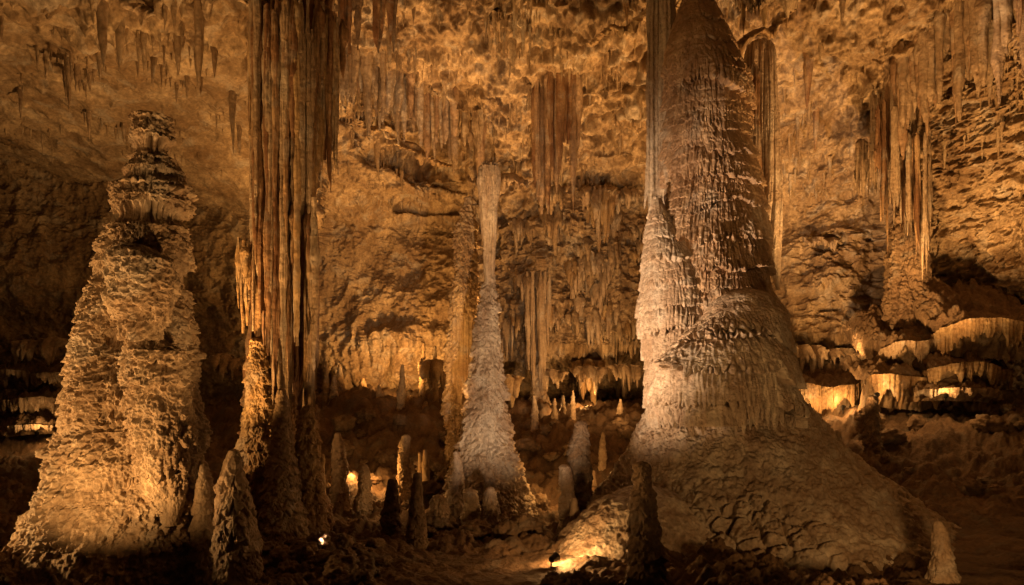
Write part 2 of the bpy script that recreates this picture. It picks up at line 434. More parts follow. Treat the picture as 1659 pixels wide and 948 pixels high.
# -- walls
wu = [-1100, -500, 0, 150, 300, 420, 520, 640, 740, 800, 880, 950, 1040, 1200, 1290, 1420, 1520, 1660, 1900, 2300]
wz = [-6, -2, -.3, .8, 2, 4, 6.5, 8, 9, 10, 11.5, 13, 15, 17]
WT = [
 [20, 24, 32, 33, 34, 34, 35, 35, 36, 37, 38, 38, 38, 36, 31, 26.5, 25.0, 23.0, 18, 14],
 [20, 24, 32, 33, 34, 34, 35, 35, 36, 37, 38, 38, 38, 36, 31, 26.5, 25.0, 23.0, 18, 14],
 [20, 24, 32, 33, 34, 34, 34.5, 34.5, 35, 37, 38, 37, 38, 36, 31, 27, 25.6, 23.6, 18, 14],
 [20, 24, 31, 32, 33, 33.5, 34, 34, 34.5, 36, 37, 36.5, 36.5, 35, 31, 28, 26.4, 24.2, 18, 14],
 [20, 23, 30, 31.5, 33, 33, 34, 33.6, 34, 34, 33.5, 33.5, 33.5, 33, 29, 28, 26.6, 24.2, 18, 14],
 [20, 23, 29, 31, 32.5, 33, 34, 34, 34, 33.5, 32.6, 32.6, 32.6, 32, 29.4, 28.2, 26.0, 23.6, 17, 13],
 [20, 23, 29.5, 31, 32, 33, 34.2, 34.6, 34.5, 33.5, 32, 32, 32.2, 32, 30, 28.5, 25.2, 22.6, 16, 13],
 [20, 23, 30, 31, 32, 32.6, 33.6, 34.4, 34.4, 33, 31.4, 31.4, 31.8, 31, 29.6, 28, 24.6, 21.9, 16, 12],
 [20, 23, 30, 31, 32, 32, 32, 31.4, 31.6, 31.4, 30.6, 30.6, 31, 30.4, 28.6, 26.8, 24, 21.3, 15, 12],
 [20, 23, 30, 31, 31, 31, 30.4, 30.2, 30.4, 30.2, 29.4, 29.4, 29.4, 29, 27.4, 25.6, 23.4, 20.7, 15, 12],
 [20, 23, 29, 29, 29, 28.6, 27.2, 27.6, 28, 27.4, 26.6, 26.4, 26.2, 26, 25.2, 23.8, 22.3, 19.6, 14, 12],
 [20, 22, 27, 27, 27, 26, 24.2, 24.2, 24.4, 24, 23.2, 22.8, 22.6, 22.8, 22.8, 21.8, 20.8, 18.2, 14, 12],
 [18, 20, 23, 23, 23, 22, 20.5, 20, 20, 19.5, 19, 19, 18.5, 19, 19.5, 19, 18, 16, 13, 12],
 [16, 16, 18, 18, 18, 17, 16, 15, 15, 15, 15, 15, 15, 15, 16, 16, 15, 14, 12, 11]]
def wall_base(px, z):
    Y = bilin(WT, wu, wz, px, z)
    # roof slab overhanging the recess at the left
    ez = np.interp(px, [-400, 0, 200, 400, 470], [9.6, 8.9, 8.1, 7.0, 6.8])
    ys = np.interp(px, [-400, 0, 200, 400, 520], [22, 24.6, 26.2, 27.6, 28.6]) - np.clip(z - ez, 0, 20) * 1.25
    k = sst(0, 1, (z - ez + .5) / .75) * sst(540, 500, px) * sst(440, 470, px)
    Y = Y * (1 - k) + np.minimum(Y, ys) * k
    py = HY - z / Y * F; dl = py - (85 + (px - 560) * .56)
    lip = sst(-4, 8, dl) * sst(170, 70, dl) * sst(535, 560, px) * sst(800, 770, px)
    dl2 = py - (318 + (px - 640) * .05)
    crack = sst(-3, 5, dl2) * sst(40, 10, dl2) * sst(625, 660, px) * sst(770, 740, px)
    return Y + 2.2 * lip + 1.6 * crack

def wall_disp(Q, pxs):
    z = Q[:, 2]
    mid = sst(740, 820, pxs) * sst(1120, 1050, pxs) * sst(10.2, 8.8, z)             # festooned part behind the thin column
    right = sst(1240, 1330, pxs)
    face = sst(1470, 1530, pxs)
    slab = 0 * z
    dome = sst(480, 600, pxs) * sst(9.0, 10.4, z) * (1 - right)
    W3 = np.stack([n3(Q, 1.3, 43), n3(Q, 1.3, 44), n3(Q, 1.3, 45)], 1)
    base = .9 * fbm(Q, .2, 3, 61) + .35 * (.6 - billow(Q, (.6, .6, .9), 4, 62)) + .18 * (.6 - billow(Q, 1.9, 3, 66))
    F1, F2 = cells(Q + .3 * W3, (1.3, 1.3, 1.2), 5)
    goldw = sst(500, 540, pxs) * sst(780, 740, pxs) * sst(3.2, 2.0, z)
    plain = .8 * fbm(Q, .2, 4, 61) + .22 * (.6 - billow(Q, (.9, .9, .75), 5, 62, .58)) + .16 * (.5 - F1) + .07 * fbm(Q, 2.6, 3, 67) + .10 * ledges(Q, 2.3, .25, .6, 1.5, 63) + goldw * (.5 * flutes(Q, .7, 68, .12) + .3 * ledges(Q, 1.6, .4, .4, .8, 69))
    drip = base * .9 + .42 * ledges(Q, 1.9, .45, .33, 1.5, 64) + .30 * flutes(Q, .5, 65, .2) + .35 * (.5 - F1) + .45 * fbm(Q, (.9, .9, .4), 3, 60) + .12 * (.6 - billow(Q, 3, 3, 59))
    qs = Q.copy(); qs[:, 2] = z - .10 * Q[:, 0] + .9 * n3(Q, .18, 71)
    strat = base + .45 * ledges(qs, 1.25, .08, .5, .5, 72, 1.0) + .2 * ledges(qs, .5, .15, .4, .8, 73, 1.0) + .2 * (.5 - F1)
    hack = base * .6 + .32 * (.6 - billow(qs, (1.0, 1.0, 1.9), 4, 75, .6)) + .22 * ledges(qs, .55, .2, .4, .9, 74) + .12 * (.5 - F1)
    # lumpy dome: pale pillows parted by deep creases, with short pendants
    G1, G2 = cells(Q + .45 * W3 + .3 * np.stack([n3(Q, .5, 53), n3(Q, .5, 54), n3(Q, .5, 55)], 1), (.85, .85, .85), 8)
    rag = np.clip(n3(Q, (1.7, 1.7, .7), 14) - .1, 0, 1) * np.clip(n3(Q, .4, 15) + .3, 0, 1)
    va = np.clip(.62 + .9 * n3(Q, .22, 56), .12, 1.25)
    dm = 1.0 * fbm(Q, .22, 3, 1) + .22 * fbm(Q, .8, 4, 57) + .5 * va * sst(0, .3, G2 - G1) - .25 * G1 + .3 * (.6 - billow(Q, 1.3, 4, 8)) + .1 * (.5 - F1) + .95 * rag \
        + .22 * ledges(Q, 1.4, .35, .3, .9, 17)
    # bedded slab: broad faces with cracks that run down to the right
    qb = Q.copy(); qb[:, 2] = z + .16 * Q[:, 0] + .5 * n3(Q, .3, 21)
    ph = qb[:, 2] / 1.15; t = ph - np.floor(ph)
    am = np.clip(.5 + 1.2 * n3(np.stack([Q[:, 0] * .3, Q[:, 1] * .3, np.floor(ph) * 3.3], 1), 1, 24), 0, 1.2)
    sl = .8 * am * (1 - t) * sst(0, .035, t) + .4 * fbm(Q, .35, 4, 22) + .22 * (.6 - billow(qb, (.9, .9, 1.6), 4, 23)) + .12 * (.5 - F1) \
        + .7 * np.clip(n3(Q, (1.2, 1.2, .6), 25) - .3, 0, 1) * sst(.1, .4, n3(Q, .3, 26))
    r = strat * (1 - face) + hack * face
    d = plain * (1 - mid) + drip * mid
    d = d * (1 - right) + r * right
    d = d * (1 - dome) + dm * dome
    return d * (1 - slab) + sl * slab

nu2, nv2 = 1300, 760
px = np.concatenate([np.linspace(-1100, -70, 60), np.linspace(-60, 1720, nu2 - 120), np.linspace(1730, 2300, 60)])
zz = np.concatenate([np.linspace(-6, -2.1, 30), np.linspace(-2, 15, nv2 - 45), np.linspace(15.2, 17, 15)])
PX, ZZ = np.meshgrid(px, zz)
YB = wall_base(PX, ZZ)
G = np.stack([(PX - CX) / F * YB, YB, ZZ], -1); Q = G.reshape(-1, 3)
dw = wall_disp(Q, PX.ravel())
NG = grid_normals(np.stack([(PX - CX) / F * YB, YB, ZZ], -1)).reshape(-1, 3)
NG[np.einsum('ij,ij->i', NG, Q) > 0] *= -1
dirv = -Q.copy(); dirv[:, 2] = 0; dirv /= np.linalg.norm(dirv, axis=1)[:, None]
NG = NG * .7 + dirv * .3; NG /= np.linalg.norm(NG, axis=1)[:, None]
Qw = Q + NG * dw[:, None]
WALLG = Qw.reshape(nv2, nu2, 3)
wall = obj('cave_wall', mesh_from(Qw, grid_faces(nv2, nu2), 'cave_wall'), M['wall']); wall['kind'] = 'structure'

# -- floor
fu = [-1500, -300, 0, 120, 300, 450, 600, 740, 860, 960, 1080, 1250, 1330, 1420, 1540, 1659, 1950, 2800]
fy = [1, 7, 10, 13, 16, 19, 22, 25, 27, 29, 31, 34, 44]
FT = [
 [-3.2] * 18,
 [-3.3, -3.3, -3.3, -3.3, -3.4, -3.4, -3.4, -3.4, -3.4, -3.4, -3.4, -3.4, -3.4, -3.4, -3.3, -3.3, -3.3, -3.2],
 [-3.4, -3.5, -3.5, -3.5, -3.6, -3.6, -3.6, -3.6, -3.6, -3.6, -3.6, -3.6, -3.6, -3.6, -3.5, -3.5, -3.4, -3.2],
 [-3.4, -3.6, -3.7, -3.8, -3.9, -3.8, -3.7, -3.7, -3.7, -3.7, -3.8, -3.9, -3.9, -3.9, -3.7, -3.6, -3.4, -3.2],
 [-3.4, -3.6, -3.8, -3.9, -4.0, -3.9, -3.8, -3.9, -4.0, -3.9, -3.9, -4.0, -4.0, -3.9, -3.6, -3.4, -3.0, -3.0],
 [-3.0, -3.4, -3.8, -3.9, -4.0, -3.9, -3.9, -4.3, -4.4, -4.3, -4.1, -4.0, -3.8, -3.4, -2.8, -2.4, -2.0, -2.0],
 [-2.6, -3.2, -3.6, -3.8, -3.9, -3.8, -3.6, -4.2, -4.4, -4.1, -3.8, -3.5, -3.0, -2.0, -1.4, -1.0, -.8, -1.0],
 [-2.2, -2.8, -3.2, -3.4, -3.6, -3.5, -3.2, -3.2, -3.1, -2.8, -2.6, -2.4, -1.9, -1.1, -.9, -.6, -.4, -.6],
 [-2.0, -2.6, -2.7, -2.8, -3.0, -2.8, -2.4, -2.6, -2.5, -2.1, -2.0, -1.7, -1.3, -1.0, -.8, -.5, -.4, -.6],
 [-2.0, -2.4, -2.3, -2.3, -2.5, -1.9, -1.0, -1.6, -1.9, -1.6, -1.5, -1.3, -1.2, -1.0, -.8, -.5, -.4, -.6],
 [-2.0, -2.2, -2.2, -2.1, -2.0, -1.2, -.8, -1.1, -1.4, -1.35, -1.3, -1.2, -1.2, -1.0, -.8, -.5, -.4, -.6],
 [-2.0, -2.0, -2.0, -2.0, -1.6, -.9, -.7, -.8, -1.3, -1.3, -1.3, -1.2, -1.2, -1.0, -.8, -.5, -.4, -.6],
 [-2.0, -2.0, -2.0, -2.0, -1.5, -.9, -.7, -.7, -1.3, -1.3, -1.3, -1.2, -1.2, -1.0, -.8, -.5, -.4, -.6]]
def floor_base(px, Y): return bilin(FT, fu, fy, px, Y)
def floor_disp(Q, pxs):
    Y = Q[:, 1]
    path = np.exp(-((pxs - 800) / 190) ** 2) * sst(16.5, 14, Y)      # trodden clay in the middle
    rock = .32 * fbm(Q, .35, 4, 81) + .22 * (billow(Q, (.9, .9, .5), 4, 82) - .5) + .1 * billow(Q, 3.1, 3, 83)
    rough = sst(18, 23, Y)
    F1, F2 = cells(Q + .2 * np.stack([n3(Q, 1.7, 46), n3(Q, 1.7, 47), 0 * Y], 1), (1.1, 1.1, .6), 9)
    rock = rock + rough * .35 * (.55 - F1)
    smooth = .1 * fbm(Q, .5, 4, 84) + .03 * fbm(Q, 3, 3, 85)
    # rimstone ridges at the right
    rim = sst(1420, 1560, pxs) * sst(19, 15, Y)
    ph = (Q[:, 0] * .75 + Y * .9 + 1.5 * n3(Q, .3, 86) + .5 * n3(Q, 1.1, 88)) / 1.0; t = ph - np.floor(ph)
    ridge = .11 * np.abs(t - .5) * 2 * np.clip(.6 + n3(Q, .5, 89), 0, 1.2) + .09 * fbm(Q, 1.4, 4, 87)
    d = rock * (1 - path) + smooth * path
    return d * (1 - rim) + ridge * rim
nu3, nv3 = 900, 520
px = np.concatenate([np.linspace(-1500, -60, 50), np.linspace(-50, 1720, nu3 - 100), np.linspace(1730, 2800, 50)])
Yr = np.concatenate([np.linspace(1, 9.0, 30), 1 / np.linspace(1 / 9.1, 1 / 42.0, nv3 - 30)])
PX, YR = np.meshgrid(px, Yr)
Yx = np.maximum(YR, 6)
G = np.stack([(PX - CX) / F * Yx, YR, floor_base(PX, YR)], -1); Q = G.reshape(-1, 3)
Qf = Q.copy(); Qf[:, 2] += floor_disp(Q, PX.ravel())
FLOORG = Qf.reshape(nv3, nu3, 3); FLPX, FLY = px, Yr
flo = obj('cave_floor', mesh_from(Qf, grid_faces(nv3, nu3), 'cave_floor'), M['mud']); flo['kind'] = 'structure'
def floor_z(px_, Y):
    i = int(np.argmin(abs(FLPX - px_))); j = int(np.argmin(abs(FLY - Y)))
    return float(FLOORG[j, i, 2])

# ------------------------------------------------------------------ relief kinds for the formations
def tiers(Q, per, z0, seed, warp=.35, fing=.125, jag=.24):
    """long arched lips with a dense fringe of fingers under each"""
    ph = (Q[:, 2] - z0) / per + warp * fbm(Q, (.45, .45, .5), 3, seed)
    a = np.sqrt(np.clip(np.abs(n3(Q, (1 / fing, 1 / fing, .5), seed + 2)) * 1.9, 0, 1.1))
    ph = ph + jag * a + .12 * n3(Q, (2.2, 2.2, .3), seed + 3)
    i = np.floor(ph); t = ph - i
    H = np.stack([Q[:, 0] * .7, Q[:, 1] * .7, i * 3.71], 1); am = np.clip(.75 + .8 * n3(H, 1, seed + 4), .2, 1.25)
    lip = (1 - t) ** .7 * np.sqrt(np.clip(t / .10, 0, 1))
    return am * (lip - .38 * sst(.7, .2, t) * (1 - a)), t
def d_column(Q):        # giant column: stacked lips with fringes, a smoother cap
    up = sst(7.9, 9.0, Q[:, 2])
    T, t = tiers(Q, .74, .2, 101, .5)
    body = .31 * T + .05 * tiers(Q, .27, .0, 151, .5, .10, .3)[0] + .035 * flutes(Q, .10, 109, .06) + .02 * (.5 - billow(Q, 6, 3, 104)) + .22 * fbm(Q, .55, 2, 105) - .06
    C, t = tiers(Q, .62, .2, 106, .3, .2, .12)
    cap = .11 * C + .03 * fbm(Q, 3, 4, 108) + .02 * (.5 - billow(Q, 6, 3, 107)) - .02
    return body * (1 - up) + cap * up - .05 - .12 * (1 - up)

def d_lobe(seed, per=.75, a=.2):
    def f(Q):
        return a * ledges(Q, per, .35, .12, .6, seed, .9) + .45 * a * ledges(Q, per * .35, .3, .10, .8, seed + 1) \
            + .08 * flutes(Q, .13, seed + 2, .05) + .04 * fbm(Q, 2.5, 3, seed + 3) - .08
    return f

def d_mound(Q):
    low = sst(-2.4, -3.0, Q[:, 2] + .5 * n3(Q, .6, 119))
    sm_ = .10 * fbm(Q, .9, 4, 111) + .05 * flutes(Q, .4, 112, .12) + .03 * (billow(Q, 3.5, 3, 113) - .5) + .06 * (billow(Q, 1.5, 2, 118) - .5) + .03 * (.5 - billow(Q, 7.5, 3, 124)) + .03 * np.clip(n3(Q, 5.5, 125) - .25, 0, 1) * -3
    W = np.stack([n3(Q, 1.9, 46), n3(Q, 1.9, 47), n3(Q, 1.9, 48)], 1)
    F1, F2 = cells(Q + .10 * W, (1.9, 1.9, 2.6), 4); E1, E2 = cells(Q + .08 * W, (4.6, 4.6, 5.4), 6)
    blk = .20 * sst(.03, .16, F2 - F1) + .07 * sst(.04, .2, E2 - E1) * sst(-.2, .3, n3(Q, .9, 123)) + .10 * fbm(Q, 1.3, 4, 114) + .03 * (.5 - billow(Q, 6, 2, 115)) - .24
    side = sst(5.5, 7.6, Q[:, 0])           # right flank stays smooth flowstone
    k = low * (1 - side)
    return sm_ * (1 - k) + blk * k

def knobs(F1, r=.85):
    return np.sqrt(np.clip(1 - (F1 / r) ** 2, 0, 1))
def d_rough(seed, a=1.0, per=.8):   # knobbly stalagmite: tiers of drooping lumps
    def f(Q):
        q = Q + .12 * np.stack([n3(Q, 1.3, seed + 11), n3(Q, 1.3, seed + 12), n3(Q, 1.3, seed + 13)], 1)
        k = 1 / max(a, .5)
        F1, F2 = cells(q, np.array([2.5, 2.5, 2.1]) * k, seed % 7)
        E1, E2 = cells(q + .05 * np.stack([n3(Q, 5, seed + 14), n3(Q, 5, seed + 15), n3(Q, 5, seed + 16)], 1), np.array([5.6, 5.6, 4.4]) * k, seed % 5 + 1)
        big = np.sqrt(np.clip(1 - (F1 / .92) ** 2, 0, 1)); sm_ = np.sqrt(np.clip(1 - (E1 / .9) ** 2, 0, 1))
        drip = flutes(Q, .17, seed + 7, .10)
        tier = np.clip(tiers(Q, per * .8, 0, seed, .55, .17, .26)[0], -.3, 1.2)
        B1, B2 = cells(q, np.array([1.05, 1.05, .95]) * k, seed % 9 + 2); huge = np.sqrt(np.clip(1 - (B1 / .95) ** 2, 0, 1))
        return a * (.34 * huge + .17 * big * (.6 + .5 * n3(Q, .9, seed + 21)) + .06 * sm_ * (.4 + big) + .16 * tier + .07 * drip * (.3 + tier) + .06 * (.5 - billow(Q, 5, 3, seed + 2, .6)) + .05 * fbm(Q, 9, 2, seed + 5) + .2 * fbm(Q, .6, 2, seed + 3) - .62)
    return f

def d_fine(seed, a=1.0, per=.4):
    def f(Q):
        return a * (.19 * ledges(Q, per, .35, .14, .7, seed, 1.0) + .06 * ledges(Q, per * .4, .4, .08, .8, seed + 1) + .05 * fbm(Q, 2.4, 4, seed + 2)
                    + .05 * (billow(Q, 5, 2, seed + 3) - .4) - .05)
    return f

def d_flute(seed, w=.3, a=.2):
    def f(Q):
        return a * (flutes(Q, w, seed, .025) + .4 * flutes(Q, w * .45, seed + 1, .03) - .7) + .02 * fbm(Q, (4, 4, 2), 3, seed + 2) + a * .5 * n3(Q, (1 / w / 3, 1 / w / 3, .1), seed + 3)
    return f

def strand(root, x, w, y0, y1, D, seed, mat, fat=.3, nth=40):
    rg = np.random.default_rng(seed); n = 7
    ys = np.linspace(y0, y1, n); f = np.linspace(0, 1, n)
    wd = w * (1.15 - .75 * f ** 2.2) * rg.uniform(1 - fat, 1 + fat, n); wd[-1] = w * .12; wd[0] = w * .3
    cx_ = x + np.cumsum(rg.normal(0, .7, n))
    rows = [(ys[k], cx_[k] - wd[k] / 2, cx_[k] + wd[k] / 2) for k in range(n)]
    nz = int(max(60, (y1 - y0) * .55))
    return part('strand', root, lathe(rows, D, nth, nz, lambda Q: (d_flute(seed % 60, .10, .05)(Q) + .02 * ledges(Q, .6, .2, .08, .8, seed % 50)), .9, .06, top='none'), M[mat])
# ------------------------------------------------------------------ giant column at the right
DG = 18.0
g = thing('giant_column', 'massive pale column with tiers of drip ledges rising from a broad cone to the ceiling', 'column', (XW(1180, DG), DG, -4))
rows = [(-25, 1106, 1158), (0, 1103, 1160), (20, 1096, 1166), (40, 1088, 1176), (70, 1078, 1190), (100, 1071, 1200), (150, 1068, 1214), (200, 1070, 1222), (300, 1076, 1228),
        (400, 1066, 1238), (470, 1060, 1243), (560, 1058, 1262), (700, 1052, 1300)]
part('shaft', g, lathe(rows, DG, 900, 820, d_column, .95, top='none', droop=.5), M['tan'])
rows = [(318, 1056, 1070), (350, 1048, 1084), (385, 1044, 1104), (420, 1041, 1124), (460, 1039, 1142), (520, 1038, 1152), (600, 1046, 1145), (680, 1050, 1140), (720, 1050, 1130)]
part('flowstone_lobe', g, lathe(rows, DG - .38, 460, 520, lambda Q: .22 * tiers(Q, .62, .1, 121, .4)[0] + .04 * tiers(Q, .22, 0, 125, .5, .09, .3)[0] + .03 * flutes(Q, .1, 123, .06) + .1 * fbm(Q, .7, 2, 124) - .06, 1.0), M['white'])
def d_dome(Q):
    Qs = Q.copy(); Qs[:, 2] = Q[:, 2] + .16 * (Q[:, 0] - XW(1180, 16)) + .10 * np.sin(Q[:, 0] * 2.1)
    f = sst(1.75, 1.35, Q[:, 2] + .2 * n3(Q, .8, 139) + .22 * (Q[:, 0] - XW(1180, 16)))
    T = tiers(Qs, .82, 1.12, 131, .16, .125, .26)[0]
    return f * (.42 * T + .035 * flutes(Q, .1, 133, .06)) + (1 - f) * (.022 * tiers(Q, .22, 0, 135, .9, .10, .25)[0] + .03 * fbm(Q, 3.5, 4, 138) + .20) + .14 * fbm(Q, .55, 2, 134) + .02 * (.5 - billow(Q, 6, 3, 136)) - .16
rows = [(468, 1195, 1222), (480, 1170, 1250), (510, 1138, 1272), (560, 1090, 1282), (600, 1064, 1286), (650, 1062, 1294), (690, 1075, 1300), (700, 1078, 1300)]
V, Fm = lathe(rows, DG - 2.35, 800, 520, d_dome, .78, .06, droop=.45, fade=False)
Vg = V.reshape(520, 800, 3); kk = np.clip(1 - np.arange(520) / 120, 0, 1)[:, None]
hem = .55 * np.sqrt(np.clip(np.abs(n3(Vg[40], (7, 7, .2), 137)) * 1.9, 0, 1.1)) + .35 * np.abs(n3(Vg[40], (1.1, 1.1, .2), 138))
Vg[:, :, 2] += kk * (.75 - hem)[None, :]
cxy = Vg[:, :, :2].mean(1, keepdims=True); Vg[:, :, :2] = cxy + (Vg[:, :, :2] - cxy) * (1 - .10 * kk[:, :, None] ** 2)
part('flowstone_dome', g, (Vg.reshape(-1, 3), Fm), M['white'])
rows = [(640, 1140, 1162), (650, 1120, 1182), (668, 1108, 1192), (690, 1105, 1196)]
part('drip_cushion', g, lathe(rows, DG - 3.3, 200, 80, d_lobe(141, .5, .12), .6), M['white'])
rows = [(655, 1060, 1296), (690, 1040, 1322), (740, 1018, 1372), (800, 968, 1448), (850, 922, 1524), (900, 884, 1600), (948, 846, 1675), (1010, 780, 1770)]
V, Fm = lathe(rows, DG, 1200, 420, d_mound, .92, .06, top='none')
part('cone_base', g, (V, Fm), M['white'])

rows = [(785, 1005, 1075), (830, 948, 1130), (870, 910, 1170), (905, 884, 1200), (960, 845, 1235), (1000, 820, 1250)]
part('cone_skirt', g, lathe(rows, 15.4, 520, 260, lambda Q: .12 * fbm(Q, 1.1, 5, 116) + .05 * (.5 - billow(Q, 3.2, 4, 117)) - .12 * np.clip(n3(Q, 2.6, 120) - .15, 0, 1), 1.0, .05), M['white'])

def ring(px_, D, rx, ry, n=90, a0=0, a1=2 * math.pi):
    a = np.linspace(a0, a1, n)
    return np.stack([XW(px_, D) + rx * np.cos(a), D + ry * np.sin(a)], 1)

def fluted(px0, px1, y0, y1, D, seed, mat, root=None, name='drapery', w=(.12, .34), lens=None, ragged=1.0, ry=None, spc=.03, nt=70, rough=.02, amp=.8):
    """a fluted bundle hanging from the ceiling: closed ribbed curtain"""
    rx = (px1 - px0) / 2 / F * D; ry = ry or rx * .7
    pth = ring((px0 + px1) / 2, D, rx * .82, ry * .82)[::-1]
    Lz = (y1 - y0) / F * D
    ln = lens or (lambda s: Lz * np.ones_like(s))
    VF = curtain(pth, ZW(y0, D), ln, .12, w[0], w[1], seed, spc, nt, amp, rough, closed=True, ragged=ragged)
    return VF

c = thing('fluted_column', 'pale fluted drapery column pressed against the giant column on the side of the bright lumpy ceiling', 'column', P(1062, 30, 19.2))
part('outer_fold', c, fluted(1040, 1078, -35, 365, 18.9, 201, M['white'], w=(.1, .26), ragged=.25), M['white'])
part('inner_fold', c, fluted(1060, 1100, -35, 372, 18.5, 202, M['white'], w=(.1, .2), ragged=.3), M['white'])
c = thing('fluted_column', 'tall fluted brown column with a rounded head hanging beside the giant column near the sloping wall', 'column', P(1235, 60, 19.5))
part('shaft', c, lathe([(66, 1225, 1238), (72, 1212, 1250), (90, 1208, 1255), (200, 1212, 1260), (330, 1224, 1265), (420, 1244, 1265), (470, 1257, 1263)], 19.5, 360, 420, d_flute(205, .2, .16), .9), M['white'])
part('inner_fold', c, fluted(1204, 1240, 100, 400, 19.2, 206, M['rust'], w=(.1, .24), ragged=.5), M['rust'])

# ------------------------------------------------------------------ large stalagmite at the left
DL = 13.0
g = thing('giant_stalagmite', 'huge knobbly stalagmite standing free with a blunt broken-looking top, lit from its foot', 'stalagmite', (XW(190, DL), DL, -4.2))
rows = [(176, 222, 258), (184, 210, 284), (222, 206, 294), (236, 209, 292), (243, 218, 276), (252, 204, 286), (278, 198, 294), (290, 204, 284), (300, 186, 300), (326, 176, 310), (344, 180, 306), (354, 190, 292), (366, 170, 306), (400, 158, 312), (432, 156, 310),
        (448, 166, 300), (462, 152, 306), (500, 144, 310), (540, 142, 310), (556, 150, 304), (575, 134, 314), (620, 120, 322), (650, 118, 320), (664, 124, 318), (690, 104, 328), (740, 84, 336), (770, 78, 336), (800, 64, 344), (860, 42, 350), (948, 22, 356), (1010, 14, 364)]
part('shaft', g, lathe(rows, DL, 900, 950, d_rough(301, 1.0), .95, .008), M['lime'])
rows = [(478, 140, 160), (490, 128, 180), (540, 121, 190), (600, 108, 192), (640, 104, 200), (700, 100, 205)]
part('side_lobe', g, lathe(rows, DL - .5, 320, 320, d_rough(311, .8, .3), .9, .03), M['lime'])
rows = [(392, 182, 240), (420, 172, 290), (480, 176, 296), (530, 186, 284), (560, 198, 268), (590, 212, 252), (615, 225, 240)]
part('hanging_lobe', g, lathe(rows, DL - 1.0, 380, 320, d_rough(321, .8, .45), .6, .03), M['lime'])
rows = [(545, 230, 280), (565, 200, 305), (640, 195, 316), (700, 204, 318), (760, 214, 316), (810, 232, 304), (850, 250, 290)]
part('shoulder_lobe', g, lathe(rows, DL - .9, 380, 320, d_rough(331, .8, .5), .75, .03), M['lime'])

t = thing('stalagmite', 'stubby grey-brown stalagmite leaning against the foot of the huge knobbly stalagmite', 'stalagmite', (XW(382, 12), 12, -3.9))
rows = [(728, 372, 384), (745, 366, 390), (790, 356, 402), (850, 350, 412), (900, 346, 418), (948, 342, 424), (1000, 330, 440)]
part('shaft', t, lathe(rows, 12, 360, 360, d_fine(341, .9, .45), 1, .03), M['lime'])
t = thing('stalagmite', 'slim knobbly stalagmite squeezed between the huge stalagmite and its stubby neighbour', 'stalagmite', (XW(328, 12.4), 12.4, -4))
part('shaft', t, lathe([(745, 322, 330), (790, 314, 340), (860, 308, 346), (980, 296, 360)], 12.4, 200, 260, d_rough(345, .5, .35), 1, .03), M['lime'])

# ------------------------------------------------------------------ red-brown column left of centre
DC = 17.0
g = thing('drapery_column', 'tall red-brown column of long hanging draperies reaching from ceiling to floor', 'column', (XW(450, DC), DC, -4))
def ceil_at2(px_, py_):
    A = WALLG.reshape(-1, 3)
    d = (A[:, 0] / A[:, 1] * F + CX - px_) ** 2 + (HY - A[:, 2] / A[:, 1] * F - py_) ** 2
    return A[int(np.argmin(d)), 1]
rows = [(-20, 415, 530), (60, 425, 535), (160, 428, 520), (300, 424, 506), (420, 420, 500), (540, 416, 500), (600, 408, 502), (650, 396, 508), (700, 388, 514), (780, 384, 520), (860, 374, 534), (920, 360, 556)]
def dcore(Q):
    low = sst(.6, -.8, Q[:, 2])
    return d_flute(351, .34, .30)(Q) * (1 - .6 * low) + low * d_rough(352, .6, .5)(Q)
part('shaft', g, lathe(rows, DC, 620, 620, dcore, .8, top='none'), M['rust'])
def fl_part(name, px0, px1, y0, y1, dD, seed, mat, **k):
    return part(name, g, fluted(px0, px1, y0, y1, DC + dD, seed, mat, **k), M[mat])
fl_part('curtain_fold', 404, 440, -10, 640, -.7, 364, 'gold', w=(.07, .2), ragged=.3)  # gold and pale folds carry the lit highlights in their stone colour
fl_part('curtain_fold', 436, 478, 30, 690, -1.0, 365, 'lime', w=(.07, .2), ragged=.3)
fl_part('curtain_fold', 486, 514, 320, 690, -.8, 368, 'gold', w=(.07, .2), ragged=.3)
rgs = np.random.default_rng(77)
for k in range(72):
    x = rgs.uniform(404, 556)
    if x < 424: y0, y1 = -25, rgs.uniform(300, 560)
    elif x < 505: y0, y1 = rgs.uniform(-25, 60), rgs.uniform(180, 640)
    else: y0, y1 = (x - 505) * .9 - 10, rgs.uniform(150, 330) - (x - 505) * .5
    aa = np.clip((x - 462) / 62, -1, 1)
    strand(g, x, rgs.uniform(4.5, 11), y0, y1, DC - .45 - 1.0 * math.sqrt(1 - aa * aa * .9) + rgs.uniform(-.15, .15), 1000 + k, ['lime', 'rust', 'gold', 'lime', 'rust'][k % 5])
for k, (x, y1) in enumerate([(388, 500), (394, 540), (401, 528), (408, 470), (398, 450)]):
    strand(g, x, 8, 385 + k * 4, y1, DC - .6 - .1 * k, 1060 + k, 'gold')
for k, (x, w, y0, y1) in enumerate([(478, 12, 215, 330), (486, 14, 200, 400), (492, 10, 225, 360), (500, 12, 330, 520), (508, 11, 320, 600), (474, 10, 330, 480)]):
    strand(g, x, w, y0, y1, DC - 1.25 - .05 * k, 1070 + k, ['lime', 'rust'][k % 2])
rows = [(545, 400, 428), (600, 392, 440), (680, 386, 450), (740, 383, 456), (800, 384, 462), (900, 376, 475)]
part('base_mound', g, lathe(rows, DC - .9, 420, 380, d_rough(371, .75, .4), .8, .04), M['gold'])
rows = [(630, 452, 462), (660, 446, 468), (720, 440, 474), (800, 430, 484), (870, 420, 500), (920, 408, 520)]
part('leaning_stalagmite', g, lathe(rows, DC - 1.4, 360, 380, d_fine(372, 1.0, .3), 1, .03), M['lime'])
rows = [(655, 488, 510), (680, 480, 518), (740, 478, 520), (800, 476, 524), (880, 466, 540)]
part('foot_lobe', g, lathe(rows, DC - 1.0, 300, 300, d_rough(373, .6, .35), .8, .03), M['gold'])

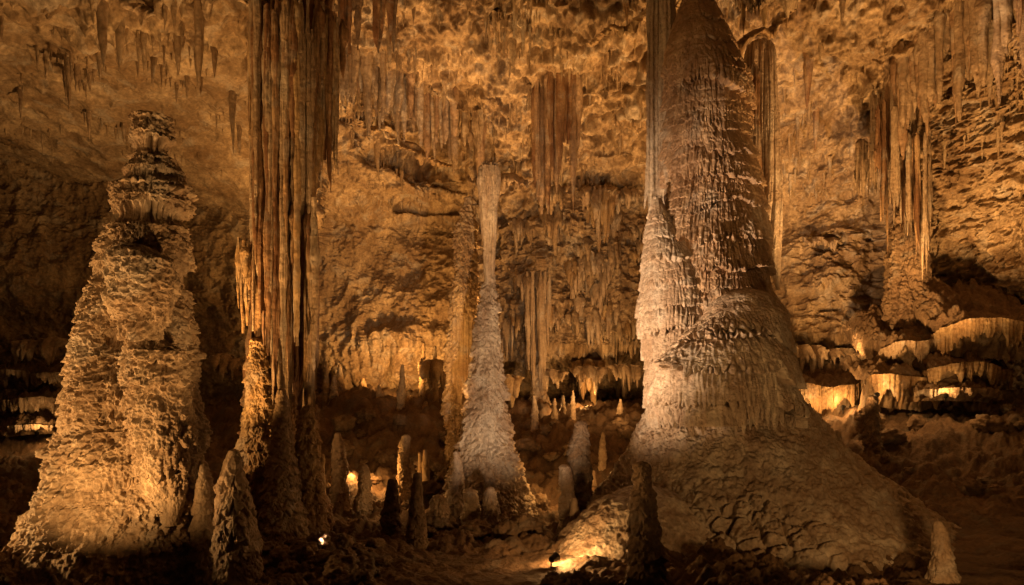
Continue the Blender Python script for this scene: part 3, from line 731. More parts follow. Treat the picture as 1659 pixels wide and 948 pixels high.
# ------------------------------------------------------------------ thin column in the middle
DM = 21.0
g = thing('slender_column', 'slender pale column where a thin stalactite meets a tall spreading stalagmite', 'column', (XW(795, DM), DM, -4.6))
rows = [(262, 784, 802), (272, 778, 808), (290, 776, 808), (340, 780, 805), (400, 783, 803), (470, 786, 801), (490, 788, 799)]
part('stalactite', g, lathe(rows, DM, 200, 300, d_flute(401, .10, .17), 1, .01, top='round'), M['white'])
rows = [(440, 789, 799), (465, 783, 803), (500, 775, 806), (560, 766, 811), (620, 758, 818), (680, 751, 824), (720, 745, 830), (760, 736, 842), (800, 724, 858), (840, 708, 876), (870, 692, 892), (920, 660, 920)]
part('stalagmite', g, lathe(rows, DM, 560, 640, lambda Q: d_fine(402, 1.7, .55)(Q) + .35 * d_rough(403, .7, .6)(Q) + .01, 1, .02), M['white'])
for k, (a, b, w) in enumerate([(752, 712, 20), (735, 742, 16), (765, 770, 22)]):
    pass
t = thing('stalagmite_column', 'rough golden column standing close behind the slender pale column', 'column', (XW(745, 24), 24, -4))
rows = [(318, 754, 764), (350, 743, 768), (385, 738, 772), (420, 734, 773), (470, 727, 779), (510, 728, 772), (600, 722, 768), (690, 722, 766), (760, 716, 772), (860, 700, 790)]
part('shaft', t, lathe(rows, 24, 420, 560, lambda Q: 1.5 * d_rough(411, .8, .7)(Q) + .12, 1, .015), M['gold'])
part('drip_fringe', t, fluted(724, 776, 505, 640, 23.7, 412, 'gold', w=(.1, .26), ragged=.3), M['gold'])
DF = float(ceil_at2(870, 500)) - .2
t = thing('fluted_column', 'small far column of fluted stone on a pale stalagmite foot behind the slender column', 'column', (XW(870, 29), 29, -1.6))
part('stalactite', t, lathe([(400, 870, 880), (440, 862, 886), (520, 862, 886), (580, 866, 884), (640, 868, 882), (670, 866, 884)], DF + .3, 160, 200, d_flute(421, .22, .2), 1, .05), M['wall'])
for k, (x, w, y1) in enumerate([(854, 8, 600), (862, 7, 640), (884, 8, 610), (876, 9, 655), (890, 6, 560)]):
    strand(t, x, w, 440, y1, DF - .3 - .08 * k, 1090 + k, 'lime')
rows = [(590, 868, 876), (620, 864, 882), (650, 858, 888), (670, 850, 896), (700, 840, 906)]
part('stalagmite', t, lathe(rows, DF - .2, 220, 160, d_fine(422, 1.2, .4)), M['white'])

# ------------------------------------------------------------------ free stalagmites on the floor
def stalag(label, rows, D, mat, seed, kind='rough', a=.5, group=None, name='stalagmite', n=(160, 220), per=.3):
    r0 = rows[-1]
    fn = {'rough': d_rough(seed, a, per), 'fine': lambda Q: d_fine(seed, a * 1.15, per)(Q) + .4 * d_rough(seed, .4, .4)(Q)}[kind]
    V, Fc = lathe(rows, D, n[0], n[1], fn, 1, .03)
    base = np.array([XW((r0[1] + r0[2]) / 2, D), D, ZW(r0[0], D)])
    o = obj(name, mesh_from(V - base, Fc, name), M[mat]); o.location = base
    return tag(o, label, 'stalagmite', group)
def spike(x, yt, yb, wt, wb):
    ys = np.linspace(yt, yb, 6); f = (np.linspace(0, 1, 6)) ** .75
    w = wt + (wb - wt) * f
    rj = np.random.default_rng(int(x * 7 + yt)); jx = np.cumsum(rj.normal(0, wb * .05, 6))[::-1]; w = w * rj.uniform(.85, 1.15, 6); x = x - jx[-1]
    return [(ys[i], x + jx[i] - w[i] / 2, x + jx[i] + w[i] / 2) for i in range(6)] + [(yb + 45, x - wb * .62, x + wb * .62)]
stalag('pointed rim-lit stalagmite next to the red-brown column, taller of the backlit pair', spike(551, 700, 800, 9, 36), 19.5, 'lime', 501)
stalag('stumpy round-topped backlit stalagmite standing next to the pointed rim-lit one', spike(588, 750, 808, 12, 30), 18.8, 'lime', 502)
stalag('tall tapering stalagmite lit golden in front, alone on the lit floor patch', spike(655, 704, 786, 12, 26), 21.5, 'gold', 503, 'fine', .8)
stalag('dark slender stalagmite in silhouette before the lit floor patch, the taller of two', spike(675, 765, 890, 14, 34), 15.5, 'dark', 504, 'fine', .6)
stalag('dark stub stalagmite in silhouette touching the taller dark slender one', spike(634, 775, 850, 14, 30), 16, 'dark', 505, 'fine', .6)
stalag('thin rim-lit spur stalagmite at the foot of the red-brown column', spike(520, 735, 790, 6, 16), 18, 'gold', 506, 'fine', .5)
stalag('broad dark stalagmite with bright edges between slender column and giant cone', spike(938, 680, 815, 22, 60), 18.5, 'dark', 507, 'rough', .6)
stalag('pale bulbous stalagmite at the side of the broad dark stalagmite', spike(917, 752, 830, 18, 30), 18.0, 'white', 508, 'rough', .5)
stalag('small pale peg stalagmite at the front of the broad dark stalagmite', spike(931, 806, 845, 8, 16), 16.5, 'lime', 509, 'fine', .4)
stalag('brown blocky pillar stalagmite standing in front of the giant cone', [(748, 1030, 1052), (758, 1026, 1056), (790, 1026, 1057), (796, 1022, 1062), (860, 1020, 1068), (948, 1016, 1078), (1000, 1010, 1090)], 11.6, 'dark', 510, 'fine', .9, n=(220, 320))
stalag('grey-brown stump stalagmite on the lower skirt of the giant cone', [(842, 1514, 1526), (860, 1508, 1536), (900, 1506, 1546), (948, 1504, 1556), (1000, 1495, 1570)], 12.2, 'lime', 511, 'rough', .6, n=(240, 260))
stalag('small pointed stalagmite on the upper shoulder of the giant cone, near the bright balcony', spike(1355, 697, 735, 8, 20), 18.2, 'lime', 512, 'fine', .5)
stalag('round-headed pale stalagmite standing before the foot of the slender column', [(788, 790, 800), (800, 784, 806), (825, 782, 810), (860, 780, 816), (882, 776, 820), (910, 768, 830)], 17.5, 'white', 513, 'rough', .55, n=(240, 240))
stalag('thin pale spire stalagmite on the rubble at the foot of the slender column', spike(741, 730, 820, 8, 44), 18.6, 'white', 514, 'rough', .6, n=(220, 240))
stalag('twin-knobbed brown stalagmite on the rubble at the foot of the slender column', spike(760, 790, 870, 22, 38), 17.8, 'lime', 515, 'rough', .6)
stalag('low bulging brown stalagmite on the rubble beside the dark slender silhouette', spike(716, 800, 880, 26, 50), 17.2, 'lime', 516, 'rough', .8)
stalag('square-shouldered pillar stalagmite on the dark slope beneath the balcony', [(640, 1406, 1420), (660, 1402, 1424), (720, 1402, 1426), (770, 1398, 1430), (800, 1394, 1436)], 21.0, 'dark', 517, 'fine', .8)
stalag('pale twin peg stalagmite beside the tall golden one, thinner of the pair', spike(681, 733, 770, 5, 10), 22.5, 'gold', 518, 'fine', .4)
stalag('pale peg stalagmite beside the tall golden one, stouter of the pair', spike(690, 728, 772, 6, 13), 22.3, 'gold', 519, 'fine', .4)
stalag('small leaning pale stalagmite standing on the far ledge, whitest one there', spike(541, 608, 640, 4, 14), 30, 'white', 520, 'fine', .8)
stalag('tall thin stalagmite on the far ledge before the golden wall', spike(649, 590, 672, 5, 16), 29.5, 'gold', 521, 'fine', .9)
for k, (x, yt, yb, w) in enumerate([(528, 585, 640, 10), (550, 590, 636, 16), (590, 612, 645, 18), (615, 622, 648, 14), (632, 640, 668, 16), (665, 640, 676, 13), (690, 650, 690, 15), (706, 560, 640, 8), (684, 555, 625, 10)]):
    stalag('little pale stalagmite among those along the far ledge under the golden wall', spike(x, yt, yb, 4, w), 30 + (k % 3) * .8, 'gold', 530 + k, 'fine', .9, 'small stalagmites along the far ledge', n=(70, 90))
for k, (x, yt, yb, w) in enumerate([(866, 640, 672, 12), (898, 645, 672, 10), (912, 640, 670, 9), (928, 632, 668, 10), (1004, 646, 672, 12), (960, 725, 758, 9), (990, 712, 760, 12), (873, 745, 780, 8), (885, 768, 790, 9), (962, 762, 800, 12), (976, 700, 728, 12)]):
    stalag('little stalagmite on the lamp-lit slope between the slender column and the giant column', spike(x, yt, yb, 3, w), 28 - (k > 7) * 5 + (k % 3) * .7, 'lime', 545 + k, 'fine', .9, 'small stalagmites on the lamp-lit middle slope', n=(70, 90))

# ------------------------------------------------------------------ hanging draperies and big stalactites
def ceil_at(px_, py_):
    """the ceiling point met by a photo direction (found on the displaced sheet)"""
    A = (CEILG.reshape(-1, 3) if 0 < px_ < 470 and py_ < 300 else np.concatenate([CEILG.reshape(-1, 3), WALLG.reshape(-1, 3)]))[None]
    pxg = A[:, :, 0] / np.maximum(A[:, :, 1], 1) * F + CX; pyg = HY - A[:, :, 2] / np.maximum(A[:, :, 1], 1) * F
    d = (pxg - px_) ** 2 + (pyg - py_) ** 2 + (A[:, :, 1] < 9) * 1e9 + (A[:, :, 1] > 30) * 1e3
    return A.reshape(-1, 3)[int(np.argmin(d))]
def drapery(label, pts, h, D, mat, seed, w=(.14, .34), group=None, spc=.045, nt=40, ragged=1.0, thick=.14, name='drapery', lens=None, rough=.03, push=.45):
    """pts: (px, py, depth) along the root line; the curtain hangs h metres from it"""
    pp = np.array([P(a, b, (d if d > 0 else ceil_at(a, b)[1] + d)) for a, b, d in pts])
    s = np.linspace(0, 1, len(pp)); ss_ = np.linspace(0, 1, 40)
    path = np.stack([np.interp(ss_, s, pp[:, 0]), np.interp(ss_, s, pp[:, 1])], 1)
    path[:, 1] += .25 * np.sin(ss_ * 17 + seed)
    ztf = lambda q: np.interp(q, s, pp[:, 2])
    ln = lens or (lambda q: h * (.75 + .35 * np.sin(q * 9 + seed) * np.sin(q * 23 + seed * 2)))
    VF = curtain(path, 0, ln, thick, w[0], w[1], seed, spc, nt, .9, rough, ragged=ragged, ztop_fn=ztf, emerge=True)
    top_ = np.interp(VF[0][:, 0], pp[:, 0], pp[:, 2]) if pp[-1, 0] > pp[0, 0] else np.full(len(VF[0]), pp[:, 2].mean())
    VF[0][:, 1] -= push * sst(0, .45, (top_ - VF[0][:, 2]) / h) - push * .6
    base = pp.mean(0)
    o = obj(name, mesh_from(VF[0] - base, VF[1], name), M[mat]); o.location = base
    return tag(o, label, 'drapery', group)
def fringe(label, pts, L0, L1, n, w0, w1, mats, seed, off=.35, up=48):
    rg = np.random.default_rng(seed); pt = np.array(pts, float); s_ = np.linspace(0, 1, len(pt))
    t = thing('drapery', label, 'drapery', P(pt[0][0], pt[0][1], ceil_at(pt[0][0], max(pt[0][1], 2))[1]))
    for k in range(n):
        q = (k + rg.uniform(-.35, .35)) / (n - 1); q = min(max(q, 0), 1)
        x = np.interp(q, s_, pt[:, 0]); y = np.interp(q, s_, pt[:, 1]) + rg.normal(0, 3)
        D = ceil_at(x, max(y, 2))[1] - off * rg.uniform(.4, 1.3); L = rg.uniform(L0, L1) * (1.0 if rg.random() > .2 else .5)
        strand(t, x, rg.uniform(w0, w1) / D * F, y - up, y + L / D * F, D, seed * 7 + k, mats[k % len(mats)], .3, 22)
fringe('long diagonal fringe of pale draperies along a ceiling lip beside the red-brown column', [(548, 78), (600, 106), (640, 128), (680, 152), (720, 174), (780, 207)], 1.0, 2.8, 60, .16, .36, ['white', 'lime', 'lime', 'tan'], 601, .3)
fringe('wide pale curtain of long stalactites sweeping along the sloping roof at the upper corner', [(1425, 178), (1470, 112), (1520, 55), (1575, 10), (1640, -25), (1680, -30)], 1.4, 3.4, 58, .16, .36, ['lime', 'tan', 'lime'], 603, .35)
fringe('rusty cluster of long draperies hanging on the far wall high behind the slender column', [(868, 172), (890, 150), (912, 143), (936, 152)], 2.0, 4.8, 18, .16, .34, ['rust', 'tan'], 608, .5)
fringe('dark ragged drapery on the roof at the head of the red-brown column', [(535, 8), (570, -8), (600, -10), (640, -16)], .7, 2.2, 20, .12, .26, ['rust', 'dark'], 612, .5)
drapery('short brown fringe hanging beneath the long diagonal lip of draperies', [(570, 190, -.4), (620, 205, -.4), (670, 240, -.4), (735, 265, -.4)], .9, 0, 'gold', 602, (.18, .4))
for lab, D, bl in (('brown drapery bunch hanging at mid height on the sloping side wall, upper tier', 23.6, [(1404, 1424, 330), (1424, 1440, 372), (1438, 1462, 352), (1458, 1476, 385), (1470, 1488, 318), (1414, 1430, 290)]),
                   ('brown drapery bunch hanging at mid height on the sloping side wall, lower tier', 23.2, [(1464, 1482, 395), (1478, 1494, 440), (1490, 1506, 462), (1472, 1486, 350), (1500, 1512, 402)])):
    t = thing('drapery', lab, 'drapery', P(bl[0][0], 230, D))
    for k, (x0, x1, yb) in enumerate(bl):
        part('stone_fold', t, fluted(x0, x1, 150 + (k % 3) * 10 if D > 23.4 else 215, yb, D - .25 * (k % 3), 640 + k + int(D * 10), 'rust', w=(.07, .18), ragged=.8), M['rust' if k % 2 else 'lime'])
t = thing('stub_column', 'stubby pale column under the brown draperies on the sloping side wall', 'column', P(1465, 480, 22))
part('shaft', t, lathe([(320, 1462, 1496), (380, 1450, 1498), (430, 1448, 1500), (470, 1444, 1503), (520, 1440, 1508), (560, 1436, 1514)], 24.8, 320, 320, lambda Q: d_flute(606, .35, .22)(Q) + d_fine(608, .8, .6)(Q), 1, .05, top='none'), M['dark'])  # dark stone swapped in to dim this pale shaft
part('drip_fringe', t, fluted(1380, 1410, 225, 335, 24.6, 607, 'lime', w=(.08, .2)), M['lime'])
drapery('pale curtain of short draperies around the head of the slender column', [(760, 285, -.3), (790, 276, -.4), (830, 276, -.4), (862, 290, -.3)], 1.5, 0, 'lime', 609, (.12, .26))
drapery('pale fringe behind the giant column just under its bright ceiling', [(955, 60, 21), (1000, 35, 20), (1060, 10, 19.5), (1110, 0, 19)], .9, 0, 'gold', 610, (.14, .3))
drapery('short golden fringe on the ceiling between the giant column and its fluted neighbour', [(1150, 30, 18.6), (1190, 58, 18.8), (1240, 40, 19), (1290, 10, 19)], .8, 0, 'gold', 611, (.12, .26))
drapery('ragged brown fringe along the overhanging roof above the huge stalagmite', [(200, 10, 17), (260, -10, 17), (330, -20, 17), (400, -15, 17)], 1.1, 0, 'lime', 613, (.14, .34))
# festoons on the far wall
fest = []
rg = np.random.default_rng(21)
for k in range(64):
    x = rg.uniform(790, 1040); y = rg.uniform(300, 610)
    fest.append((x, y))
for k, (x, y) in enumerate(fest):
    j = int(np.argmin(abs(zz - ZW(y, 32.5)))); PXW = np.concatenate([np.linspace(-1100, -70, 60), np.linspace(-60, 1720, nu2 - 120), np.linspace(1730, 2300, 60)])
    i = int(np.argmin(abs(PXW - x))); Yw = float(WALLG[j, i, 1]) - .15
    w = rg.uniform(14, 46)
    drapery('ragged hanging drapery on the far festooned wall between the slender column and the giant column', [(x - w / 2, y + rg.uniform(-6, 6), Yw + .3), (x, y - 4, Yw - .05), (x + w / 2, y + rg.uniform(-6, 6), Yw + .3)], rg.uniform(.8, 3.0), 0,
            ['lime', 'gold', 'lime', 'wall'][k % 4], 700 + k, (.09, .26), 'draperies on the far festooned wall', .05, 26)
for k in range(26):          # row of stalactites over the dark gap under the right wall and the far hollow
    x = 1286 + k * 6.5 if k < 20 else 1040 - (k - 20) * 9
    pass
for k, (x0, x1, y, D) in enumerate([(1285, 1345, 560, 27.4), (1340, 1400, 566, 27.2), (1395, 1440, 572, 26.4), (860, 920, 600, 31.5), (925, 985, 595, 31.2), (985, 1045, 592, 31.4), (1300, 1370, 385, 28.5)]):
    drapery(['row of brown stalactites over the dark gap next to the giant column', 'middle stretch of stalactites over the dark gap above the balcony', 'short run of stalactites over the gap where the balcony climbs',
             'row of stalactites over the far hollow behind the slender column', 'row of stalactites over the golden lamp nook', 'row of stalactites over the far hollow next to the giant column', 'thin fringe under a bed of the sloping wall beside the fluted brown column'][k],
            [(x0, y, D + .2), ((x0 + x1) / 2, y - 3, D), (x1, y + 2, D + .2)], 1.4 if k < 6 else .7, 0, 'lime', 790 + k, (.08, .22), None, .045, 30)

# ------------------------------------------------------------------ balcony of lit flowstone shelves at the right
def shelf(label, pts, h, rise, back, seed, mat='gold', ragged=.75, w=(.06, .2)):
    """flowstone shelf: a wavering lip through pts (px, py, depth), a sediment top that climbs back to the wall, a drip fringe"""
    pp = np.array([P(*q) for q in pts]); n = 150
    L = np.concatenate([[0], np.cumsum(np.linalg.norm(np.diff(pp[:, :2], axis=0), axis=1))]); sv = np.linspace(0, L[-1], n)
    X = smooth1(np.interp(sv, L, pp[:, 0]), 14); Y = smooth1(np.interp(sv, L, pp[:, 1]), 14); Z = smooth1(np.interp(sv, L, pp[:, 2]), 14)
    q = np.stack([X, Y, Z], 1)
    Y = Y + .22 * fbm(q, 1.1, 3, seed) + .08 * n3(q, 4.0, seed + 2); Z = Z + .10 * fbm(q, .9, 3, seed + 4)
    t = thing('flowstone_shelf', label, 'flowstone', (X.mean(), Y.mean() + back * .5, Z.mean() - h))
    m = 60; v = np.linspace(0, 1, m)[:, None]
    G = np.stack([X[None] + 0 * v, Y[None] + .02 + back * v, Z[None] - .02 + rise * v ** 1.4 + .14 * np.sqrt(np.clip(v * 8, 0, 1))], -1)
    Q = G.reshape(-1, 3).copy()
    Q[:, 2] += (.24 * fbm(Q, 1.0, 5, seed, .55) + .14 * (billow(Q, 2.2, 3, seed + 1) - .5)) * np.repeat(np.clip(v[:, 0] * 8, .15, 1), n)
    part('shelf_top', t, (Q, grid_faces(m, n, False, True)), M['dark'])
    VF = curtain(np.stack([X, Y], 1), 0, lambda s: h * (.9 + .35 * np.sin(s * 9 + seed) * np.sin(s * 23 + seed * 2) + .2 * np.sin(s * 41)), .10, w[0], w[1], seed, .022, 40, 1.1, .03, ragged=ragged, ztop_fn=lambda s: np.interp(s * sv[-1], sv, Z) + .06)
    part('drip_fringe', t, VF, M[mat])
    # recessed rock under the lip
    m = 24; v = np.linspace(0, 1, m)[:, None]
    G = np.stack([X[None] + 0 * v, Y[None] + .18 + .5 * v ** .7, Z[None] - 1.25 * h * v], -1); Q = G.reshape(-1, 3).copy()
    Q[:, 1] -= .10 * fbm(Q, 1.6, 3, seed + 8) + .10 * flutes(Q, .35, seed + 9, .15)
    part('recess', t, (Q, grid_faces(m, n)), M['wall'])
    return t
shelf('topmost flowstone shelf of the balcony with a golden drip fringe', [(1512, 552, 23.4), (1528, 534, 22.3), (1570, 522, 21.7), (1612, 520, 21.6), (1650, 526, 21.9), (1700, 520, 22.5)], .95, 1.5, 2.6, 801)
shelf('grey-brown flowstone shelf next below the topmost one with a broken fringe', [(1415, 590, 25.0), (1430, 566, 23.9), (1462, 553, 23.1), (1505, 553, 22.8), (1545, 558, 22.9), (1580, 566, 23.4)], .7, 1.2, 2.6, 802, 'lime', .9)
shelf('middle flowstone shelf of the balcony with a long golden fringe', [(1490, 612, 23.2), (1512, 600, 22.2), (1550, 592, 21.7), (1590, 594, 21.9), (1615, 604, 22.6), (1640, 600, 23.0)], .6, .5, 2.0, 803)
shelf('brightly lit scalloped flowstone shelf beside the balcony lamp', [(1404, 620, 24.0), (1416, 607, 22.9), (1440, 604, 22.4), (1475, 611, 22.5), (1505, 613, 22.6), (1530, 610, 22.9)], .85, .5, 2.2, 804, 'gold', .35, (.05, .15))
shelf('lowest long flowstone shelf whose fringe glows from lamps at its foot', [(1262, 640, 26.6), (1284, 626, 25.8), (1310, 623, 25.3), (1345, 627, 25.1), (1385, 624, 25.2), (1412, 616, 25.6), (1430, 618, 26.2)], 1.0, .5, 2.4, 805, 'gold', .35, (.05, .15))
shelf('low flat flowstone mound at the end of the balcony behind a small lamp', [(1480, 640, 22.4), (1505, 634, 21.6), (1550, 629, 21.3), (1590, 632, 21.5), (1620, 636, 22.2)], .3, .25, 1.6, 806, 'lime', .5)
# shelves in the dark alcove behind the huge stalagmite
shelf('lit flowstone shelf with a pale fringe in the dark alcove behind the huge stalagmite', [(0, 655, 28), (14, 650, 27.2), (50, 646, 26.9), (84, 649, 27.2), (100, 656, 28)], .62, .3, 1.4, 811, 'lime')
shelf('upper broken flowstone shelf in the dark alcove behind the huge stalagmite', [(-20, 604, 27.8), (15, 602, 27.5), (48, 605, 27.7), (66, 610, 28.2)], .6, .3, 1.4, 812, 'lime', 1.0)
shelf('small flowstone shelf near the slope of the huge stalagmite in the dark alcove', [(50, 610, 28), (70, 605, 27.4), (98, 606, 27.3), (124, 610, 27.8)], .55, .3, 1.2, 813, 'lime', 1.0)
shelf('low lamp-lit flowstone shelf at the bottom of the dark alcove', [(-5, 694, 27), (20, 691, 26.6), (55, 690, 26.5), (86, 692, 26.9)], .3, .2, 1.2, 814, 'lime', .5)
for k, (x0, x1, y) in enumerate([(20, 60, 552), (64, 100, 548), (340, 372, 575), (356, 392, 582)]):
    drapery(['short drapery under the roof of the dark alcove, farther from the huge stalagmite', 'short drapery under the roof of the dark alcove, nearer the huge stalagmite',
             'dim drapery in the gap between the huge stalagmite and the red-brown column', 'pale drapery in that gap, closest to the red-brown column'][k],
            [(x0, y, 28), ((x0 + x1) / 2, y - 3, 27.7), (x1, y, 28)], 1.3, 0, 'lime', 820 + k, (.12, .3), None, .06, 26)
# golden drip walls behind the far ledge lamps
for k, (x0, x1, y, D, h) in enumerate([(676, 730, 585, 30.5, 1.6), (930, 976, 585, 32.5, 2.2), (800, 845, 610, 30.5, 1.3)]):
    drapery(['golden drip wall beside the lamp at the end of the far ledge', 'bright golden drip wall behind the lamp in the far nook', 'small golden drip wall just behind the slender column'][k],
            [(x0, y, D + .4), ((x0 + x1) / 2, y - 4, D), (x1, y, D + .4)], h, 0, 'gold', 830 + k, (.2, .45), None, .06, 30, .35)

# ------------------------------------------------------------------ stalactites: named large ones, then the ceiling's many
VAR = [mesh_from(*stalactite_mesh(900 + k, 1.0, [.06, .075, .09, .11, .13, .16][k % 6], 18, 34), 'stalactite') for k in range(12)]
VARM = {}
for mt in ('ceiling', 'lime', 'gold', 'rust'):
    VARM[mt] = []
    for me in VAR:
        m2 = me.copy(); m2.materials.clear(); m2.materials.append(M[mt]); VARM[mt].append(m2)
def hang(loc, L, wid, mat, k, label, group=None, name='stalactite'):
    me = VARM[mat][k % 12]
    r0 = [.06, .075, .09, .11, .13, .16][k % 6]
    o = bpy.data.objects.new(name, me); COL.objects.link(o)
    o.location = [float(v) for v in loc]; s = wid / 2 / r0
    o.scale = (s, s, L); o.rotation_euler = (0, 0, (k * 2.4) % 6.28)
    return tag(o, label, 'stalactite', group)
big = [(165, -5, 112, 22, 'long solitary stalactite hanging from the dark roof above the huge stalagmite', 'lime'),
       (322, -10, 148, 20, 'thin tapering stalactite hanging from the roof near the red-brown column', 'lime'),
       (377, 150, 252, 14, 'small hooked stalactite on the roof edge next to the red-brown column', 'lime'),
       (562, -15, 120, 22, 'long dark stalactite at the head of the red-brown column', 'rust'),
       (606, -10, 80, 16, 'pointed dark stalactite hanging before the bright ceiling, near the long diagonal fringe', 'rust'),
       (1606, -20, 168, 26, 'longest stalactite of the roof corner, thick and dagger-shaped', 'lime'),
       (1309, 95, 178, 18, 'dark stout stalactite alone on the sloping roof behind the giant column', 'rust'),
       (1322, 180, 245, 12, 'dull stalactite under the stout dark one on the sloping roof', 'rust')]
for k, (x, y0, y1, w, lab, mt) in enumerate(big):
    p = ceil_at(x, max(y0, 2)); D = p[1]
    hang((XW(x, D), D, ZW(y0, D) + .6), (y1 - y0) / F * D + .6, w / F * D * 1.2, mt, k + 3, lab)

# the many
A = np.concatenate([CEILG.reshape(-1, 3), WALLG[WALLG[:, :, 2].mean(1) > 8.2].reshape(-1, 3)])
pxa = A[:, 0] / np.maximum(A[:, 1], 1) * F + CX; pya = HY - A[:, 2] / np.maximum(A[:, 1], 1) * F
ok = (A[:, 1] > 10) & (pxa > -5) & (pxa < 1665) & (pya > -15) & (pya < 330) & ((A[:, 1] < 27) | (pxa > 480)) & ((A[:, 2] < 11) | (pxa > 480))
# visible share: prefer even cover of the picture area
idx = np.nonzero(ok)[0]
rg = np.random.default_rng(33)
cand = rg.choice(idx, 30000, replace=False)
keep = []
grid = {}
dens = n3(A, .45, 88)
for i in cand:
    wgt = 1.0 if 480 < pxa[i] < 1260 else .3
    if rg.random() > np.clip(.05 + 1.5 * dens[i], .03, 1) * wgt: continue
    key = (int(pxa[i] // 8), int(pya[i] // 8))
    if key in grid: continue
    grid[key] = 1; keep.append(i)
keep = np.array(keep)
size = np.exp(rg.normal(0, .5, len(keep))) * .48
app = size / A[keep, 1]
order = np.argsort(-app)
reg = [(0, 400, 'thin stalactite hanging under the shaded slab of roof around the huge stalagmite', 'lime'), (400, 590, 'stalactite on the shaded roof around the red-brown column', 'ceiling'),
       (590, 1010, 'stalactite hanging from the bright lumpy ceiling in the top middle', 'ceiling'), (1010, 1280, 'stalactite on the roof around the head of the giant column', 'gold'), (1280, 1700, 'stalactite on the sloping roof beyond the giant column', 'ceiling')]
stuffV, stuffF, off = [], [], 0
NIND = 230
for rank, oi in enumerate(order):
    i = keep[oi]; p = A[i] + np.array([0, 0, .3]); L = float(np.clip(size[oi], .2, 1.9)); wd = L * rg.uniform(.11, .24)
    r = next(q for q in reg if q[0] <= max(0, pxa[i]) < q[1])
    if rank < NIND:
        hang(p, L, wd, r[3], int(rg.integers(0, 12)), r[2], r[2].replace('stalactite hanging', 'stalactites').replace('stalactite', 'stalactites', 0)[:60])
    elif rank < 1500:
        n_, m_ = 7, 7
        tt = np.linspace(0, 1, m_); th = np.linspace(0, 2 * np.pi, n_, endpoint=False) + rg.random()
        pr = (1 - tt) ** .8 * .9 + .1; pr[-1] = .03
        jt = 1 + .18 * rg.normal(size=(m_, n_))
        g_ = np.stack([wd / 2 * pr[:, None] * np.cos(th) * jt, wd / 2 * pr[:, None] * np.sin(th) * jt, -L * tt[:, None] + 0 * th], -1).reshape(-1, 3) + p
        stuffV.append(g_); stuffF.append(grid_faces(m_, n_, True) + off); off += m_ * n_
o = obj('small_stalactite_fringe', mesh_from(np.concatenate(stuffV), np.concatenate(stuffF), 'small_stalactite_fringe'), M['ceiling'])
o['kind'] = 'stuff'; o['label'] = 'countless tiny stalactites bristling all over the cave ceiling'; o['category'] = 'stalactites'

# ------------------------------------------------------------------ loose rocks
RK = []
for k in range(8):
    V, Fc = rock_mesh(950 + k); RK.append(mesh_from(V, Fc, 'rock'))
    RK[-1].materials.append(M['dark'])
def put_rock(px_, Y, s, k, label, group):
    o = bpy.data.objects.new('rock', RK[k % 8]); COL.objects.link(o)
    o.location = (XW(px_, Y), Y, floor_z(px_, Y) + s * .35); o.scale = (s, s * .9, s * random.uniform(.7, 1.1)); o.rotation_euler = (0, 0, k * 1.3)
    tag(o, label, 'rock', group)
rg = np.random.default_rng(5)
for k in range(70):
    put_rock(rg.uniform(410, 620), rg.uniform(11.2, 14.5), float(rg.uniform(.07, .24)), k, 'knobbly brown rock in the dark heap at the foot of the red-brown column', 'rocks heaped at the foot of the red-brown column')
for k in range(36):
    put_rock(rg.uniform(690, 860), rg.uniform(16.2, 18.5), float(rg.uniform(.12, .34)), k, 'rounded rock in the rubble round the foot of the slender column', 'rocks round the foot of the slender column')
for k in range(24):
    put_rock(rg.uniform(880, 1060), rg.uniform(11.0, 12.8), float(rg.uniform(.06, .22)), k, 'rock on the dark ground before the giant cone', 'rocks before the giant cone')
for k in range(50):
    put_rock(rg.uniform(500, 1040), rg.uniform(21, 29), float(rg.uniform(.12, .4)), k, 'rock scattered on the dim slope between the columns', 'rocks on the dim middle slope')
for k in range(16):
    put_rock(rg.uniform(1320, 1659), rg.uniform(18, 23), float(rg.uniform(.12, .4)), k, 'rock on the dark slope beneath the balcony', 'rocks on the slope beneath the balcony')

# ------------------------------------------------------------------ lamps and added lights
WARM = (1.0, .505, .16); AMBER = (1.0, .48, .13); PALE = (1.0, .64, .37)
def light(loc, power, col=WARM, radius=.15, target=None, angle=120, blend=.6):
    kind = 'SPOT' if target is not None else 'POINT'
    l = bpy.data.lights.new('lamp_or_added_light', kind); l.energy = power; l.color = col; l.shadow_soft_size = radius
    o = bpy.data.objects.new('lamp_or_added_light', l); COL.objects.link(o); o.location = [float(v) for v in loc]
    if target is not None:
        l.spot_size = math.radians(angle); l.spot_blend = blend
        from mathutils import Vector
        d = Vector([float(v) for v in target]) - o.location
        o.rotation_euler = d.to_track_quat('-Z', 'Y').to_euler()
    return o
def cyl(r0, r1, z0, z1, n=20):
    a = np.linspace(0, 2 * np.pi, n, endpoint=False)
    rows = [(0.001, z0), (r0, z0), (r0 * 1.02, z0 + .02), (r1, z1 - .01), (r1 * 1.08, z1), (r1 * .9, z1)]
    V = np.concatenate([np.stack([r * np.cos(a), r * np.sin(a), np.full(n, z)], 1) for r, z in rows])
    return V, grid_faces(len(rows), n, True)
